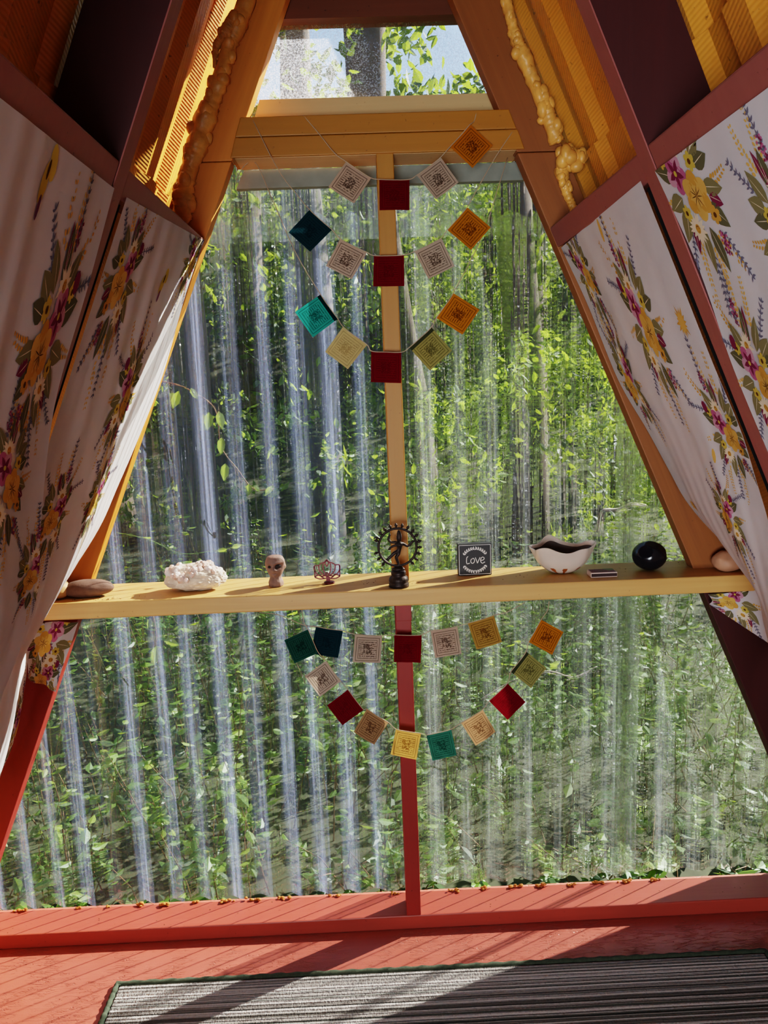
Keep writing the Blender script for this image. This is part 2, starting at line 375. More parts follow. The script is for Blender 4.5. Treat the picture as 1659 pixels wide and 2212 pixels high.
# sloping walls: two courses of ribbed amber sheet lapped over each other
def rib(y):                       # trapezoid rib profile, depth 22 mm every 150 mm
    f = ((y+.035) % .15)/.15
    if f < .34: return 0
    if f < .50: return (f-.34)/.16
    if f < .84: return 1
    return 1-(f-.84)/.16
def roofside(side, xf, N, zlap):
    mb = MB()
    sl = math.hypot(1, .43)
    for (z0, z1, off) in ((-.02, zlap, .112), (zlap-.08, ZT, .122)):
        ys = []
        y = -3.6
        while y < .22:
            for f in (0, .34, .50, .84): ys.append(y+.15*f-.035)
            y += .15
        def P(y, z):
            o = off+.018*(1-rib(y+1e-5)); return Vector((xf(z), y, z))+N*o
        vs = []; uv = []
        for y in ys:
            for z in (z0, z1): vs.append(P(y, z)); uv.append((y, z*sl))
        fs = [(2*i, 2*i+1, 2*i+3, 2*i+2) if side < 0 else (2*i, 2*i+2, 2*i+3, 2*i+1) for i in range(len(ys)-1)]
        mb.add(vs, fs, 0, uv)
    return mb
struct('wall_left', roofside(-1, xl, NL, 1.70), m_roof, solid=.002)
struct('wall_right', roofside(1, xr, NR, 1.735), m_roof, solid=.002)
mb = MB(); mb.add([(-1.35, -3.6, 0), (1.35, -3.6, 0), (.1, -3.6, 2.8), (-.1, -3.6, 2.8)], [(0, 1, 2, 3)]); struct('wall_back', mb, m_brown)
mb = MB().box((-.22, -3.6, 2.68), (.22, .1, 2.7)); struct('ceiling', mb, m_brown)

# ------------------------------------------------------------------ clear panels
def sheet(x0, x1, z0, z1, y, amp=.009, pitch=.0755, ph=0, step=.0755/14):
    mb = MB(); n = int((x1-x0)/step)
    f = lambda u, v: (x0+(x1-x0)*u, y+amp*math.cos(2*PI*(x0+(x1-x0)*u)/pitch+ph), z0+(z1-z0+.010*math.cos(2*PI*(x0+(x1-x0)*u)/pitch+ph))*v)
    mb.grid(f, n, 1); return mb
struct('window_1', sheet(-1.22, .02, .0385, 1.706, .103), m_sheet_l, smooth=True)
struct('window_2', sheet(.0, .607, .0385, 1.70, .121, ph=.6), m_sheet_r, smooth=True)
struct('window_3', sheet(.54, 1.22, .0385, 1.60, .125, ph=1.5), m_sheet_r, smooth=True)
mb = MB(); mb.grid(lambda u, v: (-.42+.84*u, .145, 1.66+.21*v), 8, 4); struct('window_4', mb, m_flat)
mb = MB(); mb.grid(lambda u, v: (-.30+.60*u, .075, 1.90+.22*v), 8, 4); struct('window_5', mb, m_transom)

# ------------------------------------------------------------------ shelf
t = thing('shelf', (0, 0, SH-.038), 'long yellow painted board shelf crossing the whole window at mid height', 'shelf')
mb = MB().prism([(-.806, -.0754, SH-.038), (.806, -.0754, SH-.038), (.77, .085, SH-.038), (-.77, .085, SH-.038)], (0, 0, 0), (0, 0, .038)); mb.build('board', m_shelf, t, bevel=.003)
mb = MB().box((-.0035, -.012, SH-.092), (.0325, .03, SH-.0385)); o = mb.build('support_block', m_redv, t, bevel=.001); o['label'] = 'red end-grain block under the board'

# ------------------------------------------------------------------ rug
t = thing('rug', (.07, -.45, 0), 'striped grey woven rug with dark green bound edge on red floor', 'rug')
def mat_rug():
    q = NT('rug_loops'); v = q.obj(); s = q.n('ShaderNodeSeparateXYZ', {0: v})
    y = q.math('ADD', s.outputs[1], q.math('MULTIPLY', q.noise(q.obj((2, 6, 1)), 3, 2), .004))
    W = q.noise(q.n('ShaderNodeCombineXYZ', {1: y}).outputs[0], 42, 3, .7)
    base = q.ramp(W, [(.0, srgb(58, 56, 54)), (.40, srgb(92, 88, 84)), (.44, srgb(186, 180, 176)), (.50, srgb(206, 200, 198)), (.52, srgb(70, 74, 66)), (.55, srgb(60, 62, 58)), (.57, srgb(176, 170, 166)), (.62, srgb(120, 112, 108)), (.64, srgb(24, 66, 72)), (.66, srgb(150, 144, 140)), (.75, srgb(70, 64, 60))])
    loop = q.math('SINE', q.math('MULTIPLY', y, 2*PI/.0095))
    lx = q.noise(q.obj((1, .6, 1)), 260, 2)
    h = q.math('ADD', q.math('MULTIPLY', loop, .6), q.math('MULTIPLY', lx, 1.4))
    base = q.mix(q.math('MULTIPLY', lx, .35), base, (.05, .05, .05, 1))
    return q.out(q.pbr(base, .95, q.bump(h, 1., .004)))
RX0, RX1, RY0, RY1 = -.669, .819, -.80, -.138
mb = MB().box((RX0+.008, RY0+.008, .001), (RX1-.008, RY1-.008, .009)); mb.build('pile', mat_rug(), t, bevel=.003)
m_bind = mat_plain('green_binding', srgb(60, 70, 56), .9, .3, 160, .6)
pts = [(RX0, RY0), (RX0, RY1), (RX1, RY1), (RX1, RY0)]
P = []
for i in range(4):
    a, b = pts[i], pts[(i+1) % 4]
    n_ = 120
    for j in range(n_): P.append((a[0]+(b[0]-a[0])*j/n_, a[1]+(b[1]-a[1])*j/n_, .0065))
P.append(P[0])
mb = MB().tube(P, [.0062+.0012*math.sin(i*1.9) for i in range(len(P))], 8); mb.build('binding', m_bind, t, smooth=True)

# ------------------------------------------------------------------ floral cloths on the sloping walls
class Cloth:
    """surface between two edge curves; u runs from edge A to edge B, v runs down"""
    def __init__(s, A, B, room, ripple=.004, folds=7, seed=0, sag=.0):
        n = 60; s.A = spl(A, n); s.B = spl(B, n); s.room = Vector(room).normalized(); s.rip = ripple; s.folds = folds; s.seed = seed; s.sag = sag
        s.w = (s.A[0]-s.B[0]).length
        s.h = sum((s.B[i+1]-s.B[i]).length for i in range(n-1))
    def edge(s, E, v):
        f = max(0, min(1, v))*(len(E)-1); k = min(int(f), len(E)-2); return E[k].lerp(E[k+1], f-k)
    def __call__(s, u, v):
        p = s.edge(s.A, v).lerp(s.edge(s.B, v), u)
        w = math.sin(PI*u)**.6 if 0 < u < 1 else 0
        r = noise.noise(Vector((u*s.folds+v*1.5, v*1.3, s.seed)))+.5*noise.noise(Vector((u*s.folds*2.3-v*2.2, v*2.1, s.seed+5)))
        return p+s.room*(w*(s.rip*r*(.35+v*1.3)-s.sag*math.sin(PI*u)*min(1, v*2)))
    def nrm(s, u, v):
        e = .004; a = s(min(1, u+e), v)-s(max(0, u-e), v); b = s(u, min(1, v+e))-s(u, max(0, v-e))
        n = a.cross(b).normalized(); return n if n.dot(s.room) > 0 else -n
    def find(s, px, py):
        best = None
        for j in range(61):
            for i in range(31):
                q = pix(s(i/30, j/60)); d = (q[0]-px)**2+(q[1]-py)**2
                if best is None or d < best[0]: best = (d, i/30, j/60)
        return best[1]*s.w, best[2]*s.h
    def mesh(s): return MB().grid(s, 60, 140)
    def put(s, mb, poly, mat, lay):
        P = [(max(0, min(1, x/s.w)), max(0, min(1, y/s.h))) for x, y in poly]
        if max(p[0] for p in P)-min(p[0] for p in P) < 1e-4 or max(p[1] for p in P)-min(p[1] for p in P) < 1e-4: return
        cx = sum(p[0] for p in P)/len(P); cy = sum(p[1] for p in P)/len(P); off = .0009+.00022*lay
        n = len(P); f = lambda u, v: s(u, v)+s.nrm(u, v)*off
        vs = [f(cx, cy)]+[f(cx+(p[0]-cx)*.5, cy+(p[1]-cy)*.5) for p in P]+[f(*p) for p in P]
        fs = [(0, 1+i, 1+(i+1) % n) for i in range(n)]+[(1+i, 1+n+i, 1+n+(i+1) % n, 1+(i+1) % n) for i in range(n)]
        mb.add(vs, fs, 1+PRK.index(mat))
def ell(cx, cy, a, b, ang=0, n=10):
    c, s = math.cos(ang), math.sin(ang)
    return [(cx+a*math.cos(2*PI*k/n)*c-b*math.sin(2*PI*k/n)*s, cy+a*math.cos(2*PI*k/n)*s+b*math.sin(2*PI*k/n)*c) for k in range(n)]
def leafp(x, y, L, w, ang, n=5):
    c, s = math.cos(ang), math.sin(ang); P = []
    for i in range(n+1): q = i/n; P.append((q*L, w*math.sin(PI*q**.8)))
    for i in range(n-1, 0, -1): q = i/n; P.append((q*L, -w*math.sin(PI*q**.8)))
    return [(x+a*c-b*s, y+a*s+b*c) for a, b in P]
def bouquet(cl, mb, x, y, sc=1., seed=0, flip=1, sprays=True):
    R = random.Random(seed); U = R.uniform
    X = lambda a: x+a*sc*flip
    Y = lambda b: y+b*sc
    A = lambda d: math.radians(d) if flip > 0 else PI-math.radians(d)
    put = lambda poly, m, l: cl.put(mb, poly, m, l)
    def lf(a, b, L, w, d, m, l=0): put(leafp(X(a), Y(b), L*sc, w*sc, A(d)), m, l)
    # sprays first, behind everything
    def spray(a, b, d, L, m, curve=0, size=.007):
        px, py, an = a, b, d; n = int(L/.011)
        for i in range(n):
            an += curve; px += .011*math.cos(math.radians(an)); py += .011*math.sin(math.radians(an))
            for sd in (-1, 1):
                if R.random() < .85:
                    q = math.radians(an+sd*70); k = size*(1-.5*i/n)
                    put(ell(X(px+math.cos(q)*k*1.1), Y(py+math.sin(q)*k*1.1), k*.95*sc, k*.6*sc, A(an+sd*40), 7), m, 0)
    def sprig(a, b, d, L, m):
        an = d; px, py = a, b
        put(leafp(X(a), Y(b), L*sc, .0009*sc, A(d)), m, 0)
        for i in range(int(L/.014)):
            px += .014*math.cos(math.radians(an)); py += .014*math.sin(math.radians(an))
            for sd in (-55, 0, 55):
                put(leafp(X(px), Y(py), U(.011, .016)*sc, .0024*sc, A(an+sd+U(-12, 12))), m, 0)
    if sprays:
        spray(-.03, -.10, -112, .12, 'gold', 1.5); spray(.0, -.10, -80, .13, 'gold', -1); spray(.05, -.09, -38, .11, 'amber', -3)
        sprig(-.06, -.07, -125, .10, 'slate'); sprig(.08, -.06, -18, .10, 'slate'); sprig(.03, -.11, -96, .13, 'slate')
        spray(.05, .09, 62, .16, 'gold', 2); spray(.0, .12, 92, .17, 'gold', -1); spray(-.03, .10, 120, .10, 'amber', 1)
        sprig(.07, .08, 55, .11, 'slate'); sprig(-.05, .10, 118, .12, 'slate'); sprig(.02, .13, 80, .13, 'slate')
        spray(-.08, .02, 178, .07, 'amber', 3); spray(.09, .02, 12, .06, 'gold', -2)
        for i in range(34):
            q, r_ = U(0, 6.28), U(0, 1)**.5
            put(ell(X(.025+r_*.014*math.cos(q)), Y(-.14+r_*.03*math.sin(q)), .0035*sc, .003*sc, 0, 6), R.choice(['violet', 'rose', 'plum']), 1)
            put(ell(X(-.05+r_*.013*math.cos(q)), Y(.13+r_*.026*math.sin(q)), .0035*sc, .003*sc, 0, 6), R.choice(['violet', 'rose', 'plum']), 1)
    for a, b, L, w, d, m in ((-.03, -.05, .085, .017, -120, 'olive'), (0, -.06, .09, .016, -92, 'dark_olive'), (.03, -.05, .085, .018, -62, 'olive'), (.04, -.02, .085, .022, -22, 'dark_olive'),
                             (-.05, -.02, .06, .018, 190, 'dark_olive'), (-.05, .02, .07, .018, 165, 'olive'), (-.04, .05, .075, .02, 135, 'dark_olive'), (.05, .04, .09, .02, 48, 'olive'), (.05, .02, .07, .02, 12, 'olive'),
                             (.02, .08, .10, .017, 75, 'olive'), (-.01, .09, .095, .017, 100, 'dark_olive'), (.0, -.07, .085, .011, -104, 'plum'), (.05, .07, .07, .012, 62, 'plum'), (-.06, .04, .045, .014, 150, 'plum'), (-.05, -.04, .06, .02, 215, 'olive')):
        lf(a, b, L, w, d+U(-5, 5), m, 1)
        lf(a, b, L*.9, .0008, d, 'cream', 2)
    for cx, cy, r_, n, tip in ((.015, -.065, .034, 15, 1), (.04, .085, .036, 16, 1)):          # daisies
        for i in range(n):
            q = 360*i/n+U(-6, 6); lf(cx, cy, r_*U(.85, 1.1), .0052, q, 'cream', 2)
        put(ell(X(cx), Y(cy), .010*sc, .010*sc), 'amber', 3)
        for i in range(9): q = U(0, 6.28); put(ell(X(cx+.006*math.cos(q)), Y(cy+.006*math.sin(q)), .0013*sc, .0013*sc, 0, 5), 'brown', 4)
    for cx, cy, r_, ph in ((.03, -.025, .042, 10), ):                                           # pansy
        for i in range(5):
            q = ph+72*i; qa = math.radians(q)
            put(ell(X(cx+r_*.5*math.cos(qa)), Y(cy+r_*.5*math.sin(qa)), r_*.52*sc, r_*.44*sc, A(q), 12), ['pale_rose', 'rose', 'rose', 'pale_rose', 'rose'][i], 3)
            put(leafp(X(cx), Y(cy), r_*.75*sc, r_*.16*sc, A(q)), 'plum', 4)
        put(ell(X(cx), Y(cy), .006*sc, .006*sc), 'yellow', 5)
    cx, cy, r_ = -.018, .03, .05                                                                # big golden bloom
    for i in range(6):
        q = 20+60*i; qa = math.radians(q)
        put(ell(X(cx+r_*.48*math.cos(qa)), Y(cy+r_*.48*math.sin(qa)), r_*.52*sc, r_*.42*sc, A(q), 12), 'gold' if i % 2 else 'amber', 5)
    put(ell(X(cx), Y(cy), r_*.42*sc, r_*.42*sc, 0, 12), 'gold', 6)
    for i in range(9): lf(cx, cy, U(.02, .03), .0011, 40*i+U(-9, 9), 'brown', 7)
    for cx, cy, r_, m in ((-.045, -.03, .020, 'yellow'), (.07, -.06, .017, 'yellow'), (-.055, .075, .019, 'amber'), (.055, .05, .018, 'yellow')):
        for i in range(6): qa = math.radians(60*i+15); put(ell(X(cx+r_*.5*math.cos(qa)), Y(cy+r_*.5*math.sin(qa)), r_*.5*sc, r_*.36*sc, A(60*i+15), 8), m, 4)
        put(ell(X(cx), Y(cy), r_*.3*sc, r_*.3*sc, 0, 8), 'brown', 6)
    put(ell(X(.082), Y(-.075), .014*sc, .018*sc, 0, 9), 'plum', 5)
def bits(cl, mb, x, y, kind, seed=0):
    R = random.Random(seed)
    if kind == 'burst':
        for i in range(16): cl.put(mb, leafp(x, y, R.uniform(.012, .024), .0022, math.radians(22.5*i)), 'amber', 0)
        cl.put(mb, ell(x, y, .011, .011), 'gold', 1)
    elif kind == 'bee':
        cl.put(mb, ell(x, y, .009, .017, .3), 'yellow', 0); cl.put(mb, ell(x+.012, y-.016, .009, .014, -.3), 'yellow', 0); cl.put(mb, ell(x-.002, y+.018, .004, .010, .2), 'violet', 1); cl.put(mb, ell(x+.004, y-.01, .003, .008, .2), 'brown', 1)
    elif kind == 'dash': cl.put(mb, ell(x, y, .006, .017, -.3), 'gold', 0)
MATS = [m_cotton]+[PR[k_] for k_ in PRK]
def floral(name, cl, label, spots, small=()):
    t_ = thing(name, cl(.5, 0), label, 'curtain')
    mb = cl.mesh()
    for i, (px, py, sc, fl) in enumerate(spots):
        x, y = cl.find(px, py) if px is not None else py
        bouquet(cl, mb, x, y, sc*.6, seed=cl.seed*10+i, flip=fl)
    for i, (px, py, kd) in enumerate(small):
        x, y = cl.find(px, py); bits(cl, mb, x, y, kd, i)
    mb.build('cloth', MATS, t_, smooth=True)
    return t_
pl = lambda z, y, o=.004: Vector((xl(z)+o, y, z))
pr = lambda z, y, o=.004: Vector((xr(z)-o, y, z))
# left, next to the window
B = [at(441, 520, -.006), at(400, 640, -.008), at(353, 806, -.010), at(300, 945, -.03), at(255, 1050, -.05), at(215, 1140, -.07), at(150, 1240, -.095), at(84, 1308, -.105), at(62, 1345, -.11), at(56, 1466, -.11), at(30, 1590, -.11), at(-20, 1700, -.12)]
A = [pl(1.609, -.522), pl(1.5, -.522), pl(1.36, -.521), pl(1.22, -.528, .008), pl(1.12, -.525, .015), pl(1.02, -.52, .025), pl(.92, -.51, .035), pl(.85, -.51, .04), pl(.80, -.5, .045), pl(.68, -.5, .05), pl(.55, -.5, .05), pl(.42, -.5, .05)]
c1 = Cloth(A, B, -NL, .010, 6, 1, -.012)
left_near_window = floral('floral_curtain', c1, 'white floral cotton cloth stretched between left rafters right beside the window', [(262, 605, 1.0, 1), (277, 850, .85, -1), (205, 1065, .9, 1), (415, 560, .7, -1), (120, 1100, .9, 1), (40, 1560, .8, -1)], [(348, 608, 'bee')])
lf = lambda u, v: at(62+108*u, 1345-2*u, -.02-.06*(1-u)).lerp(at(60+62*u, 1465+28*u, -.045-.04*(1-u)), v)+Vector((0, -.012*math.sin(PI*v)-.006*math.sin(9*u+6*v), 0))
class Patch(Cloth):
    def __init__(s, fn, w, h, room, seed): s.fn = fn; s.w = w; s.h = h; s.room = Vector(room).normalized(); s.seed = seed
    def __call__(s, u, v): return s.fn(u, v)
    def mesh(s): return MB().grid(s, 30, 30)
def fold(par, cl, spots):
    mb = cl.mesh()
    for i, (x, y, sc) in enumerate(spots): bouquet(cl, mb, x, y, sc, seed=77+i)
    o = mb.build('tucked_fold', MATS, par, smooth=True); o['label'] = 'loose end of the cloth tucked under the shelf'
fold(left_near_window, Patch(lf, .12, .14, (0, -1, 0), 3), [(.055, .03, .55), (.06, .12, .45)])
# left, nearer the room
B = [pl(1.608, -.577), at(190, 620, -.578), at(129, 828, -.58), at(105, 960, -.58), at(92, 1090, -.575), at(84, 1200, -.57), at(79, 1281, -.56), at(62, 1345, -.56), at(26, 1449, -.56), at(0, 1515, -.56), at(-40, 1640, -.56)]
A = [Vector((p.x-.004, -1.15, p.z)) for p in B]; A[0] = pl(1.608, -1.15)
c2 = Cloth(A, B, -NL, .010, 7, 2, -.012)
floral('floral_curtain', c2, 'dim white floral cotton cloth on the left wall in front of the maroon rafter', [(95, 720, 1., 1), (20, 1030, .9, -1), (70, 1240, .85, 1)], [(82, 410, 'bee')])
# right, next to the window
B = [at(1212, 535, -.006), at(1271, 662, -.010), at(1335, 820, -.012), at(1399, 931, -.03), at(1445, 1016, -.045), at(1484, 1085, -.06), at(1548, 1158, -.085), at(1633, 1226, -.105), at(1650, 1275, -.11), at(1662, 1330, -.12), at(1690, 1420, -.12)]
A = [pr(1.609, -.522), pr(1.48, -.522), pr(1.34, -.52), pr(1.24, -.528, .006), pr(1.16, -.526, .012), pr(1.08, -.524, .02), pr(.98, -.52, .04), pr(.88, -.515, .07), pr(.80, -.51, .09), pr(.74, -.51, .1), pr(.62, -.51, .12)]
c3 = Cloth(A, B, -NR, .007, 5, 3, -.012)
right_near_window = floral('floral_curtain', c3, 'pinkish-lit white floral cotton cloth stretched between right rafters beside the window', [(1392, 700, 1., 1), (1362, 825, .8, -1), (1570, 935, .95, 1), (1262, 580, .75, 1), (1570, 1110, .85, -1)], [(1470, 690, 'burst'), (1545, 985, 'dash'), (1500, 1090, 'burst'), (1300, 505, 'dash')])
lf = lambda u, v: at(1530+112*u, 1284-10*u, -.03-.05*u).lerp(at(1534+130*u, 1306+86*u, -.03-.07*u), v)+Vector((0, -.012*math.sin(PI*v)-.004*math.sin(7*u+5*v), 0))
fold(right_near_window, Patch(lf, .13, .10, (0, -1, 0), 4), [(.05, .02, .5)])
# right, nearer the room
B = [at(1430, 372, -.577), at(1434+75, 580, -.577), at(1582, 790, -.578), at(1659, 977, -.58), at(1720, 1120, -.58), at(1760, 1260, -.58)]
A = [Vector((p.x+.004, -1.15, p.z)) for p in B]; A[0] = pr(1.608, -1.15)
B[0] = pr(1.608, -.577)
c4 = Cloth(A, B, -NR, .006, 5, 4, -.012)
floral('floral_curtain', c4, 'white floral cotton cloth on right wall nearest the camera, beyond the red rafter', [(1480, 385, 1.05, 1), (1640, 800, .95, 1), (1690, 480, .9, -1)], [])

# ------------------------------------------------------------------ spray foam beads beside the rafters
m_foam = mat_plain('cured_spray_foam', srgb(222, 160, 82), .4, .25, 45, .5)
def foam(name, pts, rads, label):
    P = spl([at(*p) for p in pts], 120); n = len(rads)
    r = []
    for i in range(120):
        f = i/119*(n-1); k_ = min(int(f), n-2); base = rads[k_]+(rads[k_+1]-rads[k_])*(f-k_)
        r.append(base*(1+.36*noise.noise(P[i]*30)))
    r[0] *= .5; r[-1] *= .4
    mb = MB().tube(P, r, 14, wob=.3)
    RF = random.Random(len(pts)*7+int(pts[0][0]))
    for i in range(2, 118, 3):
        q = P[i]+Vector((RF.gauss(0, .4), -abs(RF.gauss(0, .35)), RF.gauss(0, .4)))*r[i]; e_ = r[i]*RF.uniform(.45, .8)
        mb.ico(q, (e_, e_*.9, e_*RF.uniform(.9, 1.6)), 2, lambda p: p*(1+.25*noise.noise(p*2+q*60)))
    tag(mb.build(name, m_foam, smooth=True), label, 'foam')
foam('foam_bead', [(545, -40, -.006), (516, 50, -.010), (494, 96, -.006), (480, 160, -.006), (455, 228, -.006), (432, 296, -.006), (410, 360, -.006), (397, 420, -.006), (395, 476, -.006)], [.014, .018, .015, .017, .018, .020, .019, .021, .02], 'thick lumpy amber foam bead along the left rafter above the floral cloth')
foam('foam_drip', [(505, 42, -.02), (485, 72, -.02), (468, 100, -.012), (463, 148, -.01)], [.012, .009, .007, .004], 'short amber foam drip at upper left beside the thick foam bead')
foam('foam_bead', [(1088, -30, -.012), (1108, 60, -.012), (1142, 150, -.012), (1180, 240, -.012), (1204, 310, -.012)], [.010, .013, .015, .016, .017], 'amber foam bead along the right rafter, upper straight length')
foam('foam_lump', [(1208, 334, -.016), (1236, 342, -.018), (1264, 338, -.018)], [.018, .017, .010], 'swollen amber foam lump at the middle of the right rafter')
foam('foam_bead', [(1212, 360, -.012), (1222, 410, -.010), (1245, 460, -.010), (1264, 495, -.010)], [.016, .010, .008, .007], 'thin ragged foam strip below the foam lump on right rafter')
# ------------------------------------------------------------------ prayer flag garlands
def ribbon_string(par, pts3, r=.0009):
    return MB().tube(spl(pts3, 4*len(pts3)+4), r, 6).build('string', m_string, par, smooth=True)
def flag(par, cx, cy, rot, y, kind, label, size=(65, 67), curl=.004, seed=0):
    R = random.Random(seed); a = math.radians(rot); c, s = math.cos(a), math.sin(a); b1, b2 = R.uniform(-1, 1), R.uniform(-1, 1)
    wdt, hgt = size; sk = R.uniform(-.035, .035)
    def f(u, v):     # v 0 at the string side
        dx, dy = (u-.5)*wdt*(1-.06*v*R_w), (v-.5)*hgt
        dx += sk*dy
        p = at(cx+dx*c-dy*s, cy+dx*s+dy*c, y)
        return p+Vector((0, -curl*(b1*math.sin(PI*u)*v+b2*(u-.5)*v*1.6)-.002*v+.0015*noise.noise(Vector((u*3, v*3, seed))), 0))
    R_w = R.uniform(-.6, 1)
    mb = MB().grid(f, 12, 12, 0, lambda u, v: (u, 1-v))
    o = mb.build('prayer_flag', FL[kind], par, smooth=True); o['label'] = label
    return o
def ends(cx, cy, rot, w=65, h=67):
    a = math.radians(rot); c, s = math.cos(a), math.sin(a)
    return (cx-w/2*c+h/2*s, cy-w/2*s-h/2*c), (cx+w/2*c+h/2*s, cy+w/2*s-h/2*c)
NM = dict(white='off-white printed flag', cream='cream printed flag', red='dark red flag', teal='bright teal flag with dark hem', navy='blackish teal flag', orange='orange printed flag', olive='olive printed flag with dark hem', pine='deep green printed flag', tan='tan printed flag', gold='golden printed flag')
def garland(label, y, head, flags, tail, size=(65, 67)):
    pts = [at(*p) if len(p) == 3 else at(p[0], p[1], y) for p in head]
    for (cx, cy, rot, kd) in flags:
        e0, e1 = ends(cx, cy, rot, *size); pts += [at(e0[0], e0[1], y-.0012), at((e0[0]+e1[0])/2, (e0[1]+e1[1])/2+1, y-.0014), at(e1[0], e1[1], y-.0012)]
    pts += [at(*p) if len(p) == 3 else at(p[0], p[1], y) for p in tail]
    t_ = thing('prayer_flag_garland', pts[0], label, 'prayer flags', 'strings of small printed prayer flags')
    ribbon_string(t_, pts)
    for i, (cx, cy, rot, kd) in enumerate(flags): flag(t_, cx, cy, rot, y, kd, NM[kd], size, seed=int(cx+cy))
    return t_
garland('uppermost string of four prayer flags looped over the yellow header beam', -.016,
        [(655, 249, -.003), (690, 290, -.006), (722, 330, -.014)], [(756, 394.5, 33, 'white'), (852, 421, 0, 'red'), (946, 386, -37, 'white'), (1018, 316, -48, 'orange')], [(1024, 262, -.006), (1029, 243, -.003)])
garland('middle string of five prayer flags starting with a blackish teal flag', -.020,
        [(545, 257, -.003), (600, 365, -.016), (645, 425)], [(670, 499, 42, 'navy'), (748, 560, 27, 'white'), (840, 585, -1, 'red'), (939, 559, -26.5, 'white'), (1013, 494, -49, 'orange')], [(1030, 410), (1070, 340, -.01), (1108, 283, -.003)])
garland('lowest string of five flags above the shelf, starting with a bright teal flag', -.024,
        [(510, 391, .03), (528, 358, .03), (553, 353, .03), (588, 430, 0), (640, 548)], [(684, 682, 54.8, 'teal'), (747, 752, 37, 'cream'), (834, 793, 2, 'red'), (930, 754, -42.5, 'olive'), (989, 678, -55.7, 'orange')], [(1042, 510, -.01), (1070, 425, 0), (1096, 341, .03)])
garland('short upper string of five prayer flags just under the shelf', -.030,
        [(560, 1323, -.05), (604, 1329, -.04), (655, 1350)], [(706, 1387, 9, 'navy'), (794, 1401, 3, 'white'), (880.6, 1401, 0, 'red'), (963.7, 1387, -9.5, 'white'), (1047.5, 1366, -17, 'gold')], [(1095, 1322), (1133, 1302, -.05)], (59, 59))
garland('long looping string of ten prayer flags hanging under the shelf', -.038,
        [(652, 1318, -.05), (657, 1345)], [(651, 1396, 66, 'pine'), (697.5, 1466, 54, 'white'), (746, 1528, 52, 'red'), (801, 1570, 32, 'tan'), (877, 1607, 10, 'gold'), (954, 1609, -13, 'pine'), (1034, 1571, -32, 'tan'), (1096, 1515, -44, 'red'), (1142, 1447, -53, 'olive'), (1180, 1376, -61, 'orange')], [(1183, 1318), (1186, 1299, -.05)], (55, 56))

# ------------------------------------------------------------------ things on the shelf
def stone(name, c, sc, mat, label, cat='stone', amp=.12, rz=0, sub=4, sd=0):
    f = lambda p: p*(1+amp*noise.noise(p*1.3+Vector((sd, 0, 0)))+amp*.3*noise.noise(p*4+Vector((0, sd, 0))))
    rot = Matrix.Rotation(rz, 3, 'Z'); mb = MB().ico((0, 0, 0), sc, sub, f, rot=rot)
    zmin = min(v[2] for v in mb.v); mb.v = [(v[0]+c[0], v[1]+c[1], v[2]-zmin*.96+SH+.0005-.04*sc[2]*0) for v in mb.v]
    # settle: flatten the very bottom
    zf = min(v[2] for v in mb.v); mb.v = [(v[0], v[1], max(v[2], zf+.002)-zf-.002+SH+.0006) for v in mb.v]
    return tag(mb.build(name, mat, smooth=True), label, cat)
m_tan = mat_plain('tan_stone', srgb(190, 148, 96), .6, .18, 20, .2)
m_tan2 = mat_plain('buff_stone', srgb(178, 134, 106), .6, .15, 20, .15)
m_brownst = mat_plain('brown_sandstone', srgb(104, 80, 70), .85, .2, 90, .5)
q_ = at(116, 1262, -.036)
stone('pebble', (q_.x, -.036, 0), (.036, .028, .024), m_tan, 'smooth tan stone half hidden by the left floral cloth', sd=3)
stone('flat_stone', (-.688, -.028, 0), (.057, .026, .0195), m_brownst, 'flat brown sandstone lying at the left end of the shelf', rz=.12, amp=.10, sd=8)
q_ = at(1572, 1205, -.034)
stone('pebble', (q_.x, -.034, 0), (.034, .028, .024), m_tan2, 'rounded buff stone half hidden by the right floral cloth', sd=6)

# quartz
t = thing('quartz_cluster', (-.4537, -.005, SH), 'pale pinkish quartz crystal cluster, a rough lump, left of the clay head', 'crystal')
def mat_quartz():
    q = NT('quartz'); v = q.obj(); f = q.noise(v, 40, 4)
    col = q.mix(q.ramp(f, [(.4, (0, 0, 0, 1)), (.7, (1, 1, 1, 1))]), srgb(236, 226, 224), srgb(206, 160, 136))
    return q.out(q.pbr(col, .22, q.bump(q.noise(v, 140, 3), .4, .002), **{'Subsurface Weight': .35, 'Subsurface Radius': (.02, .014, .012), 'Subsurface Scale': .6}))
m_quartz = mat_quartz()
m_qbase = mat_plain('quartz_matrix', srgb(220, 194, 176), .7, .3, 60, .8)
def qf(p):
    q = p.copy(); n = 1+.16*noise.noise(p*1.7+Vector((4, 0, 0)))+.08*noise.noise(p*5)+.05*noise.noise(p*11)
    if q.z < 0: q.z *= .62; q.x *= 1+.16*q.z; q.y *= 1+.1*q.z
    return q*n
mb = MB().ico((-.4537, -.005, SH+.030), (.066, .038, .036), 5, qf)
zf = min(v[2] for v in mb.v); mb.v = [(v[0], v[1], max(SH+.0006, v[2]-zf+SH-.003)) for v in mb.v]
mb.build('base_rock', m_qbase, t, smooth=False)
mb = MB(); R = random.Random(5)
